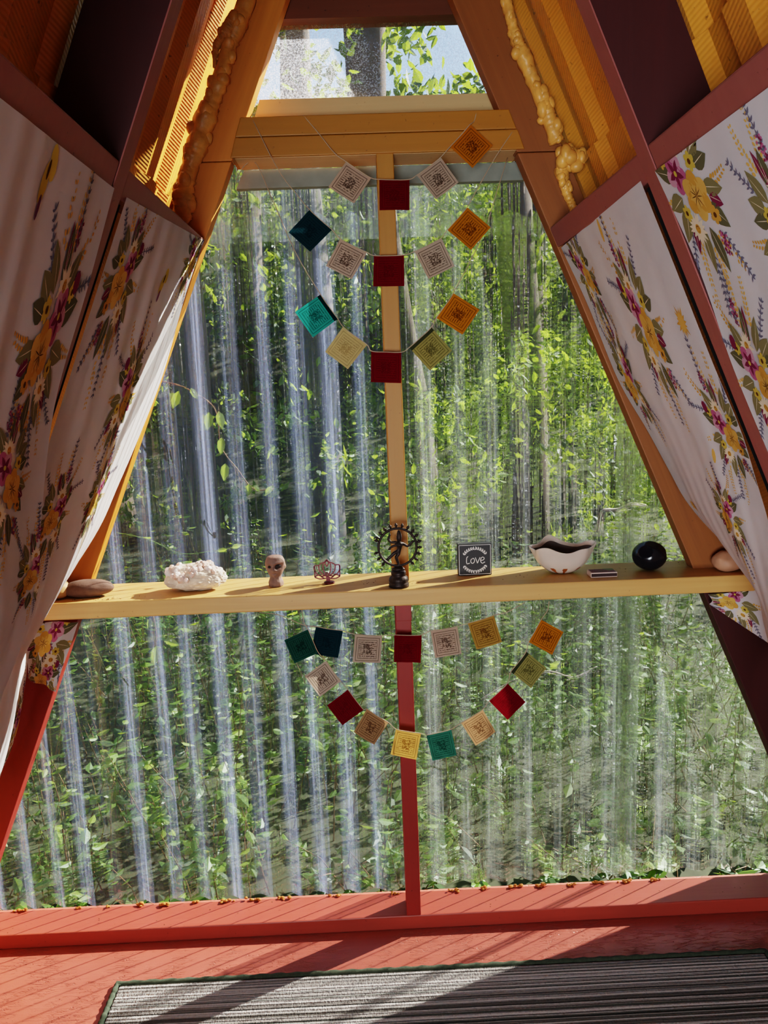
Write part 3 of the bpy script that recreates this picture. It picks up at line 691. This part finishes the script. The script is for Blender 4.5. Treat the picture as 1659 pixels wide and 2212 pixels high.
for i in range(90):
    th = R.uniform(0, 2*PI); rr = R.uniform(0, 1)**.5
    x, y = -.4537+.060*rr*math.cos(th), -.005+.034*rr*math.sin(th)
    zt = SH+.040+.019*math.sqrt(max(0, 1-rr*rr))+R.uniform(-.003, .003)+.006*math.sin((x+.45)*90)
    d = Vector((rr*math.cos(th)*.8+R.uniform(-.7, .7), rr*math.sin(th)*.8+R.uniform(-.7, .7), 1)).normalized(); h = R.uniform(.007, .012); r_ = R.uniform(.005, .0105)
    p0 = Vector((x, y, zt-.012)); mb.tube([p0, p0+d*h, p0+d*(h+r_*.5)], [r_, r_*.92, r_*.42], 6)
mb.build('crystals', m_quartz, t)['label'] = 'sparkling whitish crystal crust'

# clay head
m_clay = mat_plain('bare_clay', srgb(122, 96, 86), .75, .3, 60, .6)
m_eye_shade = mat_plain('eye_hollow_shade', srgb(40, 30, 28), .8)  # near-black blobs paint the shade inside the eye hollows
t = thing('clay_head', (-.2725, .0, SH), 'small handmade clay head on a stub neck with gaping eye, beside quartz', 'figurine')
def headf(r, z, th, j):
    h = z/.071
    fx, fy = math.cos(th), math.sin(th)              # face looks to -y
    a = math.atan2(fx, -fy)                            # 0 facing the room, + to the right
    g = lambda a0, h0, wa, wh: math.exp(-((a-a0)/wa)**2-((h-h0)/wh)**2)
    r = r*(1+.05*noise.noise(Vector((fx*2, fy*2, h*4)))+.03*noise.noise(Vector((fx*6, fy*6, h*11))))
    r -= .0095*g(.45, .68, .42, .085)+.0045*g(-.62, .67, .28, .07)
    r += .0055*g(-.08, .58, .20, .11)+.003*g(.1, .79, .9, .05)-.003*g(-.05, .44, .3, .035)+.0025*g(-.05, .37, .3, .05)+.003*g(1.55, .62, .18, .09)
    return r, z
prof = [(.001, 0), (.0150, .0003), (.0168, .004), (.0165, .010), (.0142, .016), (.0130, .021), (.0136, .025), (.0160, .029), (.0182, .034), (.0202, .040), (.0214, .046), (.0220, .052), (.0216, .058), (.0200, .063), (.0176, .067), (.013, .0695), (.006, .071), (.0005, .0713)]
pp = spl([(r, z, 0) for r, z in prof], 60)
MB().lathe([(max(.0003, p.x), p.y) for p in pp], (-.2725, 0, SH+.0004), 72, 0, headf).build('head', m_clay, t, smooth=True)
mb = MB().ico((-.2655, -.0150, SH+.0485), (.0082, .0046, .0052), 3); mb.build('eye_hollow', m_eye_shade, t, smooth=True)['label'] = 'dark gaping eye'
mb = MB().ico((-.2835, -.0178, SH+.0480), (.0036, .003, .0028), 3); mb.build('eye_hollow', m_eye_shade, t, smooth=True)['label'] = 'small dark eye'
mb = MB().tube([(-.2735, -.0205, SH+.0462), (-.2705, -.0215, SH+.0425), (-.2660, -.0205, SH+.0405)], [.0013, .0019, .0012], 8); mb.build('clay_strip', mat_plain('pale_clay', srgb(206, 186, 178), .7), t, smooth=True)['label'] = 'pale sliver across the face'

# lotus cutout
m_lotus = mat_plain('dark_red_metal', srgb(84, 26, 30), .4, .1, 40, .05, Metallic=.5)
LX, LY = -.1557, .0034
t = thing('lotus_cutout', (LX, LY, SH), 'small dark red cutout lotus flower on a round foot', 'ornament')
def strokes(mb, lines, y, th, w, x0, z0):
    for L in lines:
        P = spl([(x0+a, y, z0+b) for a, b in L], 18) if len(L) > 2 else [Vector((x0+a, y, z0+b)) for a, b in L]
        n = len(P); vs = []
        for i, p in enumerate(P):
            d = (P[min(i+1, n-1)]-P[max(0, i-1)]).normalized(); nn = Vector((-d.z, 0, d.x))*w/2
            vs += [p+nn+Vector((0, -th, 0)), p-nn+Vector((0, -th, 0)), p-nn+Vector((0, th, 0)), p+nn+Vector((0, th, 0))]
        fs = [(4*i+q, 4*i+(q+1) % 4, 4*i+4+(q+1) % 4, 4*i+4+q) for i in range(n-1) for q in range(4)]+[(0, 3, 2, 1), tuple(4*(n-1)+q for q in range(4))]
        mb.add(vs, fs)
mb = MB(); L = []
for s in (-1, 1):
    L += [[(0, .052), (s*.008, .042), (s*.0085, .030), (s*.005, .020), (0, .013)],
          [(0, .050), (s*.004, .044), (s*.0, .036)],
          [(s*.006, .046), (s*.014, .043), (s*.0185, .038), (s*.017, .026), (s*.009, .017), (0, .012)],
          [(s*.018, .039), (s*.0285, .038), (s*.0285, .028), (s*.022, .018), (s*.010, .012)],
          [(s*.0285, .037), (s*.0285, .012)], [(s*.0285, .012), (s*.018, .0075), (s*.004, .0085), (0, .012)],
          [(s*.0285, .013), (s*.018, .017), (s*.013, .012), (s*.007, .0085)], [(0, .022), (s*.006, .015), (s*.012, .0135)]]
strokes(mb, L, LY, .001, .0026, LX, SH+.0035)
mb.build('lotus', m_lotus, t)
MB().lathe([(.0002, 0), (.0125, .0002), (.0125, .0028), (.011, .0038), (.0003, .004)], (LX+.004, LY, SH+.0004), 32).build('foot', m_lotus, t, smooth=False)
MB().box((LX-.003, LY-.0015, SH+.003), (LX+.006, LY+.0015, SH+.015)).build('tab', m_lotus, t)

# dancing figure in a flaming ring
m_bronze = mat_plain('dark_bronze', srgb(52, 42, 38), .5, .3, 80, .3, Metallic=.55)
NY = -.052
def cp(x, y, yy=NY): return at(770+x/5.289, 1110+y/5.289, yy)
bz = SH+.0004; bc = cp(484, 770)
t = thing('dancing_deity_statue', (bc.x, NY, SH), 'dark bronze four-armed dancer inside a flaming ring on a lotus pedestal', 'statuette')
KP = (cp(480, 634).z-SH-.0004)/.0295
pr_ = [(.0003, 0), (.0222, .0002), (.0224, .0055), (.0210, .0075), (.0205, .0085), (.0212, .0100), (.0198, .0155), (.0165, .0185), (.0158, .020), (.0166, .0215), (.0166, .0245), (.0150, .027), (.008, .029), (.0003, .0295)]
pr_ = [(a, b*KP) for a, b in pr_]
MB().lathe(pr_, (bc.x, NY, bz), 56, 0, lambda r, z, th, j: (r*(1+(.05*abs(math.sin(th*9)) if .009 < z/KP < .017 else 0)), z)).build('pedestal', m_bronze, t, smooth=True)
rc = cp(470, 380); RR = .0418
ring = MB().tube([rc+Vector((RR*math.cos(2*PI*i/96), 0, RR*math.sin(2*PI*i/96))) for i in range(97)], .0027, 10, caps=False)
ringo = ring.build('halo_ring', m_bronze, t, smooth=True)
for ang in [92, 107.5, 123, 138, 153, 170, 193.5, 210, 228, 76, 60.5, 45, 30, 13, -3, -19, -35.5, -50]:
    if ang == 170: ang = 160
    a = math.radians(ang); d = Vector((math.cos(a), 0, math.sin(a))); n_ = Vector((-math.sin(a), 0, math.cos(a)))
    p0 = rc+d*(RR+.0015)
    mb = MB().tube([p0, p0+d*.0025, p0+d*.005, p0+d*.0075+n_*.0006, p0+d*.0112+n_*.001], [.0012, .0022, .0037, .0028, .0004], 10)
    mb.build('flame', m_bronze, ringo, smooth=True)
MB().ico((cp(480, 632).x, NY, cp(480, 632).z), (.0145, .009, .0062), 3, lambda p: p*(1+.15*noise.noise(p*3))).build('crouching_dwarf', m_bronze, t, smooth=True)
V = {}; E_ = []
def J(nm, x, y, r, par=None, dy=0):
    V[nm] = (cp(x, y, NY+dy), r/5.289*.00122); 
    if par: E_.append((par, nm))
J('pelvis', 515, 432, 26); J('waist', 496, 400, 18, 'pelvis'); J('chest', 492, 358, 36, 'waist'); J('neck', 488, 322, 14, 'chest'); J('head', 487, 280, 31, 'neck'); J('crown', 488, 235, 26, 'head'); J('crowntop', 480, 185, 10, 'crown')
J('kneeR', 432, 446, 20, 'pelvis', -.004); J('calfR', 392, 490, 15, 'kneeR', -.004); J('footR', 340, 528, 12, 'calfR', -.004)
J('kneeS', 450, 488, 20, 'pelvis', -.002); J('ankS', 478, 560, 13, 'kneeS'); J('footS', 488, 606, 13, 'ankS')
J('shR', 530, 338, 17, 'chest'); J('elR', 585, 374, 12, 'shR'); J('haR', 655, 305, 13, 'elR')
J('shL', 452, 325, 16, 'chest'); J('elL', 392, 325, 13, 'shL'); J('haL', 362, 292, 13, 'elL'); J('drum', 375, 250, 10, 'haL'); J('drum2', 385, 228, 12, 'drum')
J('armF', 500, 345, 14, 'chest', -.009); J('armF2', 430, 365, 12, 'armF', -.011); J('armF3', 385, 385, 11, 'armF2', -.010); J('handF', 366, 415, 10, 'armF3', -.009)
me = bpy.data.meshes.new('dancer'); names = list(V); o0 = Vector(t.location)
me.from_pydata([V[n_][0]-o0 for n_ in names], [(names.index(a), names.index(b)) for a, b in E_], [])
ob = bpy.data.objects.new('dancer', me); C.objects.link(ob); ob.parent = t; me.materials.append(m_bronze)
sk = ob.modifiers.new('skin', 'SKIN'); sk.use_smooth_shade = True
for i, n_ in enumerate(names): me.skin_vertices[0].data[i].radius = (V[n_][1], V[n_][1])
me.skin_vertices[0].data[0].use_root = True
ob.modifiers.new('sub', 'SUBSURF').render_levels = 2; ob.modifiers['sub'].levels = 1

# LOVE block
t = thing('love_block_sign', (.1848, .030, SH), 'square black block sign reading LOVE inside a white leaf wreath', 'sign')
m_black = mat_plain('black_painted_wood', srgb(34, 32, 32), .5, .1, 40, .1); m_chalk = mat_plain('white_print', srgb(224, 220, 214), .7)
p0 = at(990, 1243, .02); p1 = at(1062, 1172, .02)
lx0, lx1 = .1455, .2225; lz1 = SH+.0745
MB().box((lx0, .020, SH+.0005), (lx1, .042, lz1)).build('block', m_black, t, bevel=.001)
def lp(x, y): return ((x-529)/147*.077, (285-y)/147*.077+.001)         # sign face coordinates
mb = MB(); strokes(mb, [[lp(460, 281), lp(598, 281)], [lp(598, 281), lp(598, 150)], [lp(598, 150), lp(460, 150)], [lp(460, 150), lp(460, 281)]], .0198, .0003, .0011, .184, SH)
mb.build('border_line', m_chalk, t)
mb = MB(); strokes(mb, [[lp(499, 200), lp(493, 207), lp(492, 225), lp(495, 233), lp(506, 230)], [lp(520, 210), lp(512, 215), lp(511, 226), lp(518, 232), lp(526, 226), lp(527, 215), lp(521, 209), lp(516, 212)],
                        [lp(531, 206), lp(536, 220), lp(540, 232)], [lp(540, 232), lp(546, 218), lp(552, 206)], [lp(554, 220), lp(566, 218), lp(570, 210), lp(563, 205), lp(555, 213), lp(555, 226), lp(562, 233), lp(573, 227)]], .0198, .0003, .0017, .184, SH)
mb.build('lettering', m_chalk, t)['label'] = 'hand-drawn word LOVE'
mb = MB()
def leaf3(x, z, L, w, ang):
    P = leafp(x, z, L, w, ang); mb.add([(.184+a, .0194, SH+b) for a, b in P], [tuple(range(len(P)))])
for (a0, a1) in ((28, 152), (208, 332)):
    arc = []
    for i in range(13):
        a = math.radians(a0+(a1-a0)*i/12); x, z = .0290*math.cos(a), .0365+.0275*math.sin(a); arc.append((x, z))
        if abs(i-6) > 0:
            sg = 1 if i < 6 else -1; tang = a+PI/2*(sg if True else 1)
            for sd in (-.7, .7): leaf3(x, z, .0062, .0013, tang+sd)
    strokes(mb, [arc], .0196, .0002, .0006, .184, SH)
mb.build('leaf_wreath', m_chalk, t)

# wavy bowl
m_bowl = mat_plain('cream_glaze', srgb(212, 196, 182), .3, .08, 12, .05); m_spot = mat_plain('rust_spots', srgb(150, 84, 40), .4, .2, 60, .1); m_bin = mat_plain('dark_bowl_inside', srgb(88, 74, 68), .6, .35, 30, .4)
bx, by = .384, .012
t = thing('pinch_bowl', (bx, by, SH), 'wavy-rimmed cream pinch bowl with rust spots between sign and matchbox', 'bowl')
mb = MB(); n = 144; prof = [(.001, 0), (.016, .0005), (.026, .0035), (.036, .009), (.046, .0165), (.055, .026), (.062, .037), (.067, .048), (.0705, .057), (.0715, .061), (.0690, .0615), (.066, .058), (.060, .046), (.052, .034), (.040, .022), (.024, .013), (.001, .010)]
pf = spl([(a, b, 0) for a, b in prof], 60)
vs = []
for j, p in enumerate(pf):
    for k_ in range(n):
        th = 2*PI*k_/n; q = min(1, max(0, p.y/.061))
        wob = 1+.07*q*q*math.sin(3*th+.6)+.045*q**3*math.sin(7*th+1)+.02*q*noise.noise(Vector((math.cos(th)*2, math.sin(th)*2, 3)))
        zz = p.y*(1+.045*q*math.sin(3*th+2.2)+.05*q*q*math.sin(5*th+.4)+.24*q*q*math.exp(-((th-1.85)/.28)**2)+.10*q*q*math.exp(-((th-.5)/.4)**2))
        vs.append((bx+p.x*wob*math.cos(th)*1.02, by+p.x*wob*math.sin(th)*.74, SH+.0004+max(0, zz)))
fs = []; mi = []
sp_ = [math.radians(d) for d in (232, 268, 318, 190, 20, 60, 110, 150)]
for j in range(len(pf)-1):
    for k_ in range(n):
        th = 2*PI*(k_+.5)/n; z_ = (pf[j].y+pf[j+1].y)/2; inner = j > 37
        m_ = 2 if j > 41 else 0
        if not inner:
            for s_ in sp_:
                d_ = abs((th-s_+PI) % (2*PI)-PI)
                if (d_*.047/.0062)**2+((z_-.0125)/.0055)**2 < 1 or (d_ < .09 and z_ < .009): m_ = 1
        fs.append((j*n+k_, j*n+(k_+1) % n, (j+1)*n+(k_+1) % n, (j+1)*n+k_)); mi.append(m_)
mb.v = vs; mb.f = [list(f) for f in fs]+[list(range(n))[::-1], [(len(pf)-1)*n+k_ for k_ in range(n)]]; mb.mi = mi+[0, 2]
tag(mb.build('bowl_body', [m_bowl, m_spot, m_bin], t, smooth=True), '', '') ; 
for o in t.children: 
    for k_ in ('label', 'category'): 
        if k_ in o: del o[k_]

# matchbox
mx, my = .463, -.032
t = thing('matchbox', (mx, my, SH), 'small flat matchbox lying in front of the wavy bowl', 'matchbox')
a = math.radians(-2); z0 = SH+.0006
m_card = mat_plain('pale_card', srgb(200, 176, 164), .7); m_pur = mat_plain('plum_card', srgb(112, 62, 72), .6); m_strk = mat_plain('dark_striker', srgb(52, 34, 34), .8); m_grn = mat_plain('green_print', srgb(120, 132, 90), .6)
MB().box((mx-.029, my-.017, z0), (mx+.029, my+.017, z0+.0115)).build('sleeve', m_card, t, bevel=.0006)
MB().box((mx-.0285, my-.0173, z0+.0022), (mx+.0285, my-.0168, z0+.0092)).build('striker', m_strk, t)['label'] = 'dark striking strip'
MB().box((mx-.0296, my-.0155, z0+.001), (mx+.0296, my+.0155, z0+.0105)).build('tray', m_card, t)
mb = MB()
for i in range(5): mb.box((mx-.027, my-.0155+i*.0063, z0+.0114), (mx+.027, my-.0110+i*.0063, z0+.0118), 0)
mb.add([(mx+.004, my+.016, z0+.0120), (mx+.016, my-.004, z0+.0120), (mx+.028, my+.004, z0+.0120), (mx+.028, my+.016, z0+.0120)], [(0, 1, 2, 3)], 1)
mb.build('cover_print', [m_pur, m_grn], t)['label'] = 'plum stripes with a green corner'

# dark polished ball
def ballf(p):
    q = p.copy()
    for d, c in ((Vector((-.5, -.7, .5)), .90), (Vector((.6, -.5, .6)), .93), (Vector((0, -.4, .9)), .91), (Vector((-.8, -.3, -.2)), .93), (Vector((.85, -.2, .1)), .94)):
        d = d.normalized(); e = q.dot(d)-c
        if e > 0: q -= d*e
    return q*(1+.015*noise.noise(p*3))
m_ball = mat_plain('polished_black_stone', srgb(24, 24, 30), .2, .2, 20, .02)
mb = MB().ico((0, 0, 0), (.0385, .037, .0335), 5, ballf); zf = min(v[2] for v in mb.v)
mb.v = [(v[0]+.583, v[1]+.004, v[2]-zf+SH+.0004) for v in mb.v]
tag(mb.build('polished_stone', m_ball, smooth=True), 'round polished black stone near the right end of the shelf', 'stone')

# crumbs
m_crumb = mat_plain('dark_crumbs', srgb(96, 60, 36), .8, .4)
mb = MB(); R = random.Random(3)
def crumbs(cx, cy, n, sx, sy, z):
    for i in range(n):
        s_ = R.uniform(.0005, .0013); mb.ico((R.gauss(cx, sx), R.gauss(cy, sy), z+s_*.4), (s_*R.uniform(.8, 2), s_, s_*.5), 1)
for x, y, n, sx, sy in ((-.67, -.055, 22, .03, .006), (.035, -.03, 16, .012, .012), (-.06, -.02, 8, .02, .015), (.62, .06, 10, .012, .006), (.52, .02, 6, .01, .01), (.70, .05, 8, .02, .008), (.28, .0, 8, .05, .02), (-.58, -.04, 4, .03, .01), (-.15, .04, 4, .05, .01)): crumbs(x, y, n, sx, sy, SH)
tag(mb.build('shelf_crumbs', m_crumb), 'scattered dark crumbs on top of the yellow shelf', 'crumbs', kind='stuff')
mb = MB()
for x in [-.98+.115*i for i in range(18)]: crumbs(x+R.uniform(-.05, .05), R.uniform(.015, .07), R.randint(1, 3), .012, .012, .038)
tag(mb.build('sill_crumbs', m_crumb), 'scattered dark specks on the red window sill', 'crumbs', kind='stuff')
# foam plugs where the corrugations meet the sill
m_plug = mat_plain('orange_foam', srgb(176, 108, 46), .85, .4, 200, .6)
spots = [(48, 1963), (170, 1958), (232, 1957), (301, 1952), (365, 1951), (420, 1946), (487, 1945), (549, 1941), (612, 1938), (729, 1932), (852, 1926), (982, 1921), (1043, 1916), (1107, 1912), (1170, 1911), (1231, 1909), (1290, 1903), (1350, 1901), (1412, 1899)]
words = ['leftmost', 'second', 'third', 'fourth', 'fifth', 'sixth', 'seventh', 'eighth', 'ninth', 'tenth', 'eleventh']
wr = ['first', 'second', 'third', 'fourth', 'fifth', 'sixth', 'seventh', 'eighth']
for i, (px, py) in enumerate(spots):
    p = atz(px, py+2, .039); mb = MB(); s_ = R.uniform(.8, 1.3)
    for q in range(9):
        r_ = R.uniform(.0018, .0042)*s_; mb.ico((p.x+R.gauss(0, .007)*s_, min(.090, p.y+R.gauss(-.002, .003)), .0385+r_*.6+(R.uniform(0, .004) if q > 5 else 0)), (r_*1.2, r_, r_*.75), 2, lambda v: v*(1+.3*noise.noise(v*3+p*50)))
    lb = ('orange foam plug on the sill, %s from the left of the lower left pane' % words[i]) if i < 11 else ('orange foam plug on the sill, %s right of the red post' % wr[i-11])
    tag(mb.build('foam_plug', m_plug, smooth=True), lb, 'foam', 'orange foam plugs along the foot of the window')

# ------------------------------------------------------------------ outdoors
def gz(x, y): return -.30+.08*max(0, y-.5)+.15*min(10.5, max(0, y-5.5))**1.55+.12*noise.noise(Vector((x*.5, y*.5, 0)))
mb = MB(); mb.grid(lambda u, v: (-16+32*u, .16+(24*v*v+.01), gz(-16+32*u, .16+24*v*v)), 60, 60); o = struct('ground', mb, m_soil, smooth=True)
def leafmesh(mb, p, L, w, d, n, mi=0):       # a folded two-sided leaf of four faces
    d = d.normalized(); s_ = d.cross(n); s_ = (s_.normalized() if s_.length > 1e-5 else d.orthogonal().normalized())
    n2 = s_.cross(d)
    e = n2*w*.12; l1, l2 = p+d*L*.24+s_*w*.42-e, p+d*L*.58+s_*w*.44-e; r1, r2 = p+d*L*.24-s_*w*.42-e, p+d*L*.58-s_*w*.44-e; c = p+d*L; m_ = p+d*L*.45
    mb.add([p, l1, l2, c, r2, r1, m_], [(0, 6, 3, 2, 1), (0, 5, 4, 3, 6)], mi)
RL = random.Random(11)
def rv(): return Vector((RL.gauss(0, 1), RL.gauss(0, 1), RL.gauss(0, 1))).normalized()
def cloud(mb, c, rad, n, L, mi=0, clump=7):
    cl = [Vector(c)+Vector((rad[0]*v.x, rad[1]*v.y, rad[2]*v.z))*RL.random()**.4 for v in (rv() for _ in range(max(1, n//clump)))]
    for q in cl:
        for _ in range(clump):
            d = rv(); d.z -= .3
            leafmesh(mb, q+rv()*L*1.6*RL.random(), L*RL.uniform(.6, 1.2), L*RL.uniform(.4, .6), d, Vector((0, 0, 1))+rv()*.8, mi)
def tree(x, y, r, h, label, bark=m_bark, crown=(), lean=(0, 0), nleaf=1500, L=.11, leaf=None):
    z0 = gz(x, y)-.05
    t_ = thing('forest_tree', (x, y, z0), label, 'tree', 'trees of the wood behind the window')
    P = [Vector((x+lean[0]*q+.12*noise.noise(Vector((q*3, x, 0))), y+lean[1]*q, z0+h*q)) for q in [i/10 for i in range(11)]]
    MB().tube(P, [r*(1.25 if i == 0 else 1)*(1-.05*i) for i in range(11)], 14, wob=.12).build('trunk', bark, t_, smooth=True)
    for i in range(4):
        mb = MB(); q = P[RL.randint(4, 9)]; e = q+Vector((RL.uniform(-1, 1), RL.uniform(-.8, .5), RL.uniform(.1, .6)))
        mb.tube([q, q.lerp(e, .5)+Vector((0, 0, .08)), e], [r*.25, r*.15, r*.05], 6)
        mb.build('branch', bark, t_, smooth=True)
    if crown:
        mb = MB()
        for (cx, cy, cz, rx, ry, rz, n) in crown: cloud(mb, (cx, cy, cz), (rx, ry, rz), n, L)
        mb.build('foliage', leaf or m_leafd, t_)
tree(-1.15, 3.2, .13, 6, 'left trunk, grey and straight, behind the pane left of the garlands', m_barkp, [(-1.2, 3.6, 3.2, 1.3, 1., .8, 340)])
tree(-.42, 4.6, .16, 7, 'tree with thick grey trunk behind the middle of the left pane', m_barkp, [(-.6, 5, 3.4, 1.4, 1, .9, 340)])
tree(.32, 3.4, .10, 6, 'dark slanting trunk just right of the central post', m_bark, [(.4, 4.0, 3.1, 1.2, .9, .7, 340)], (-.35, .2))
tree(1.15, 4.4, .17, 7, 'thick dark trunk behind the middle of the right pane', m_bark, [(1.3, 5, 3.3, 1.5, 1, .9, 340)])
tree(2.3, 5.2, .15, 7, 'dark trunk near the right rafter, behind the right pane', m_bark, [(2.4, 5.6, 3.0, 1.4, 1, 1.2, 340)])
tree(-2.3, 5.0, .18, 7, 'dark trunk near the left rafter, behind the left pane', m_bark, [(-2.4, 5.4, 2.8, 1.4, 1, 1.2, 340)])
tree(-1.5, 8.5, .22, 9, 'far left tree, deep in the wood', m_bark, [(-1.5, 8.7, 3.4, 2.2, 1, 1.6, 600)], L=.16)
tree(.1, 9.5, .24, 9, 'far middle tree, deep in the wood behind the post', m_bark, [(.2, 9.8, 3.0, 2.2, 1, 1.6, 600)], L=.16)
tree(2.2, 9.0, .22, 9, 'far right tree, deep in the wood', m_bark, [(2.3, 9.3, 3.2, 2.2, 1, 1.8, 600)], L=.16)
# high canopy, mostly unseen: added to dapple the wood; some shows in the top pane
mb = MB()
for i in range(150):
    x, y = RL.uniform(-7, 17), RL.uniform(7.5, 20); z = 6.2+.12*(y-7)+RL.uniform(-.8, 1.5)
    if -3 < x < 3.5 and RL.random() < (.85 if y < 14 or x < .5 else .3): continue
    cloud(mb, (x, y, z), (1.0, 1.0, .45), 42, .34)
for i in range(9): cloud(mb, (-1.9+.5*i, 5.6+RL.uniform(-.6, .6), 4.0+RL.uniform(-.3, .9)), (.5, .6, .4), 56, .09)
tag(mb.build('canopy', m_leafd), 'leafy canopy added high over the wood for shade, partly seen through the top pane', 'foliage', kind='stuff')
# brush in the wood
mb = MB()
for i in range(150):
    y = 2.4+6.5*RL.random(); x = RL.uniform(-.62, .66)*(y+1.7); h = RL.uniform(.2, .7)
    dk = x < -.15  # left clumps mostly get dark leaves, shade put into the leaf colour
    if dk and RL.random() < .35: continue
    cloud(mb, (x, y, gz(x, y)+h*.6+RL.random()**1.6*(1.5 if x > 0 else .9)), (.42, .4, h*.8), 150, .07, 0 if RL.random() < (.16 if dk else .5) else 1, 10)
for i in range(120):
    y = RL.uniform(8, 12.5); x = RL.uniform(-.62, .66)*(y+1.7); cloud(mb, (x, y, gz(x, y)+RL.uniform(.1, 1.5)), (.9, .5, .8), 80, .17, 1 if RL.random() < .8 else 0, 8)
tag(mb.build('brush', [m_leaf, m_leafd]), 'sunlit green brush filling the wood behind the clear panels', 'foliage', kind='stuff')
# low undergrowth close to the panels
mb = MB(); ms = MB()
for i in range(620):
    x, y = RL.uniform(-1.5, 1.7), .30+2.6*RL.random()**1.15
    z = gz(x, y); h = RL.uniform(.15, .62)*(1.15 if x < .4 else .85)*min(1, .4+.8*(y-.3))*(1.25 if RL.random() < .3 else 1)
    p = Vector((x, y, z)); q = p+Vector((RL.gauss(0, .12), RL.gauss(0, .10), h))
    if q.y < .22: q.y = .22
    ms.tube([p, p.lerp(q, .5)+Vector((RL.gauss(0, .02), abs(RL.gauss(0, .02)), .02)), q], [.0028, .002, .001], 5)
    for j in range(RL.randint(9, 18)):
        f = RL.uniform(.25, 1); a_ = RL.uniform(0, 2*PI); d = Vector((math.cos(a_), math.sin(a_), RL.uniform(-.5, .4)))
        b_ = p.lerp(q, f); L_ = RL.uniform(.028, .066)
        if (b_+d*L_).y < .19: d.y = abs(d.y)
        if b_.y < .19: continue
        leafmesh(mb, b_, L_, L_*RL.uniform(.45, .65), d, Vector((0, 0, 1))+rv()*.5, 0 if RL.random() < .7 else 1)
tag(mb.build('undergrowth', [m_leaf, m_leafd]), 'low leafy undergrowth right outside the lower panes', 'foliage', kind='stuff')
tag(ms.build('undergrowth_stems', m_stem), 'thin reddish stems standing among the undergrowth', 'stems', kind='stuff')
# climbers against the panels
def vine(pts, leaves, label, r=.0013, mat=m_stem):
    P = [at(*p) for p in pts]; t_ = thing('climbing_vine', P[0], label, 'vine')
    MB().tube(spl(P, 40), r, 6).build('stem', mat, t_, smooth=True)
    for (px, py, y, L_, ang) in leaves:
        mb = MB(); a_ = math.radians(ang); leafmesh(mb, at(px, py, y), L_, L_*.5, Vector((math.cos(a_), -.1, math.sin(a_))), Vector((.2, -1, .3))); mb.build('leaf', m_vine, t_)
vine([(345, 822, .17), (400, 838, .17), (463, 882, .17), (478, 965, .17), (512, 1012, .17), (548, 1056, .17), (592, 1056, .17)],
     [(385, 845, .165, .045, 250), (412, 838, .165, .032, -60), (452, 890, .165, .045, 262), (472, 888, .165, .045, -80), (478, 945, .165, .042, 265), (487, 1000, .165, .045, 262), (538, 1045, .165, .03, 262), (548, 1048, .165, .022, -50), (588, 1050, .165, .03, 230)], 'thin vine arching down outside the upper left pane')
vine([(325, 1300, .17), (338, 1370, .17), (332, 1420, .17)], [(325, 1335, .165, .03, 255), (355, 1382, .165, .04, -20), (338, 1395, .165, .05, 262)], 'short sprig hanging below the shelf outside the lower left pane')
vine([(250, 1150, .18), (320, 1165, .18), (390, 1195, .18), (460, 1190, .18), (520, 1178, .18)], [(470, 1190, .175, .025, 10), (500, 1183, .175, .028, 15)], 'low green vine crossing behind the quartz', .0011, m_vine)
vine([(1290, 1150, .22), (1300, 1105, .22), (1335, 1100, .22), (1365, 1088, .22), (1395, 1092, .22)], [], 'pale bare twig behind the dark polished stone', .0035, m_twig)
vine([(1040, 1510, .25), (1110, 1470, .25), (1180, 1450, .25), (1240, 1462, .25), (1290, 1440, .25)], [(1190, 1440, .25, .03, 30), (1230, 1455, .25, .03, -30), (1120, 1465, .25, .03, 100)], 'pale twig behind the right end of the long flag loop', .002, m_twig)

# ------------------------------------------------------------------ light
SUN = Vector((.74, .40, .545)).normalized()
sd = bpy.data.lights.new('sun', 'SUN'); sd.energy = 12.0; sd.color = (1, .93, .82); sd.angle = .009
so = bpy.data.objects.new('sun', sd); C.objects.link(so); so.rotation_euler = SUN.to_track_quat('Z', 'Y').to_euler()
w = bpy.data.worlds.new('world'); bpy.context.scene.world = w; w.use_nodes = True
nt = w.node_tree; bg = nt.nodes['Background']
sk_ = nt.nodes.new('ShaderNodeTexSky'); sk_.sky_type = 'NISHITA'; sk_.sun_disc = False; sk_.sun_elevation = math.radians(33); sk_.sun_rotation = math.atan2(SUN.x, SUN.y)
nt.links.new(sk_.outputs[0], bg.inputs['Color']); bg.inputs['Strength'].default_value = .15
ad = bpy.data.lights.new('room_fill_light', 'AREA'); ad.energy = 10.5; ad.size = .9; ad.spread = 1.7; ad.color = (.92, .95, 1)  # unseen fill light added to brighten the room
ao = bpy.data.objects.new('room_fill_light', ad); C.objects.link(ao); ao.location = (-.42, -3.1, .9); ao.rotation_euler = (Vector((-.42, -3.1, .9))-Vector((.75, -.5, 1.25))).to_track_quat('Z', 'Y').to_euler()

sc = bpy.context.scene
sc.view_settings.view_transform = 'Filmic'; sc.view_settings.look = 'High Contrast'; sc.view_settings.exposure = .98
cy = sc.cycles
cy.max_bounces = 6; cy.diffuse_bounces = 3; cy.glossy_bounces = 2; cy.transmission_bounces = 4; cy.transparent_max_bounces = 6
cy.caustics_reflective = False; cy.caustics_refractive = False; cy.sample_clamp_indirect = 4
cy.use_adaptive_sampling = True; cy.adaptive_threshold = .2; cy.adaptive_min_samples = 12; cy.use_denoising = True
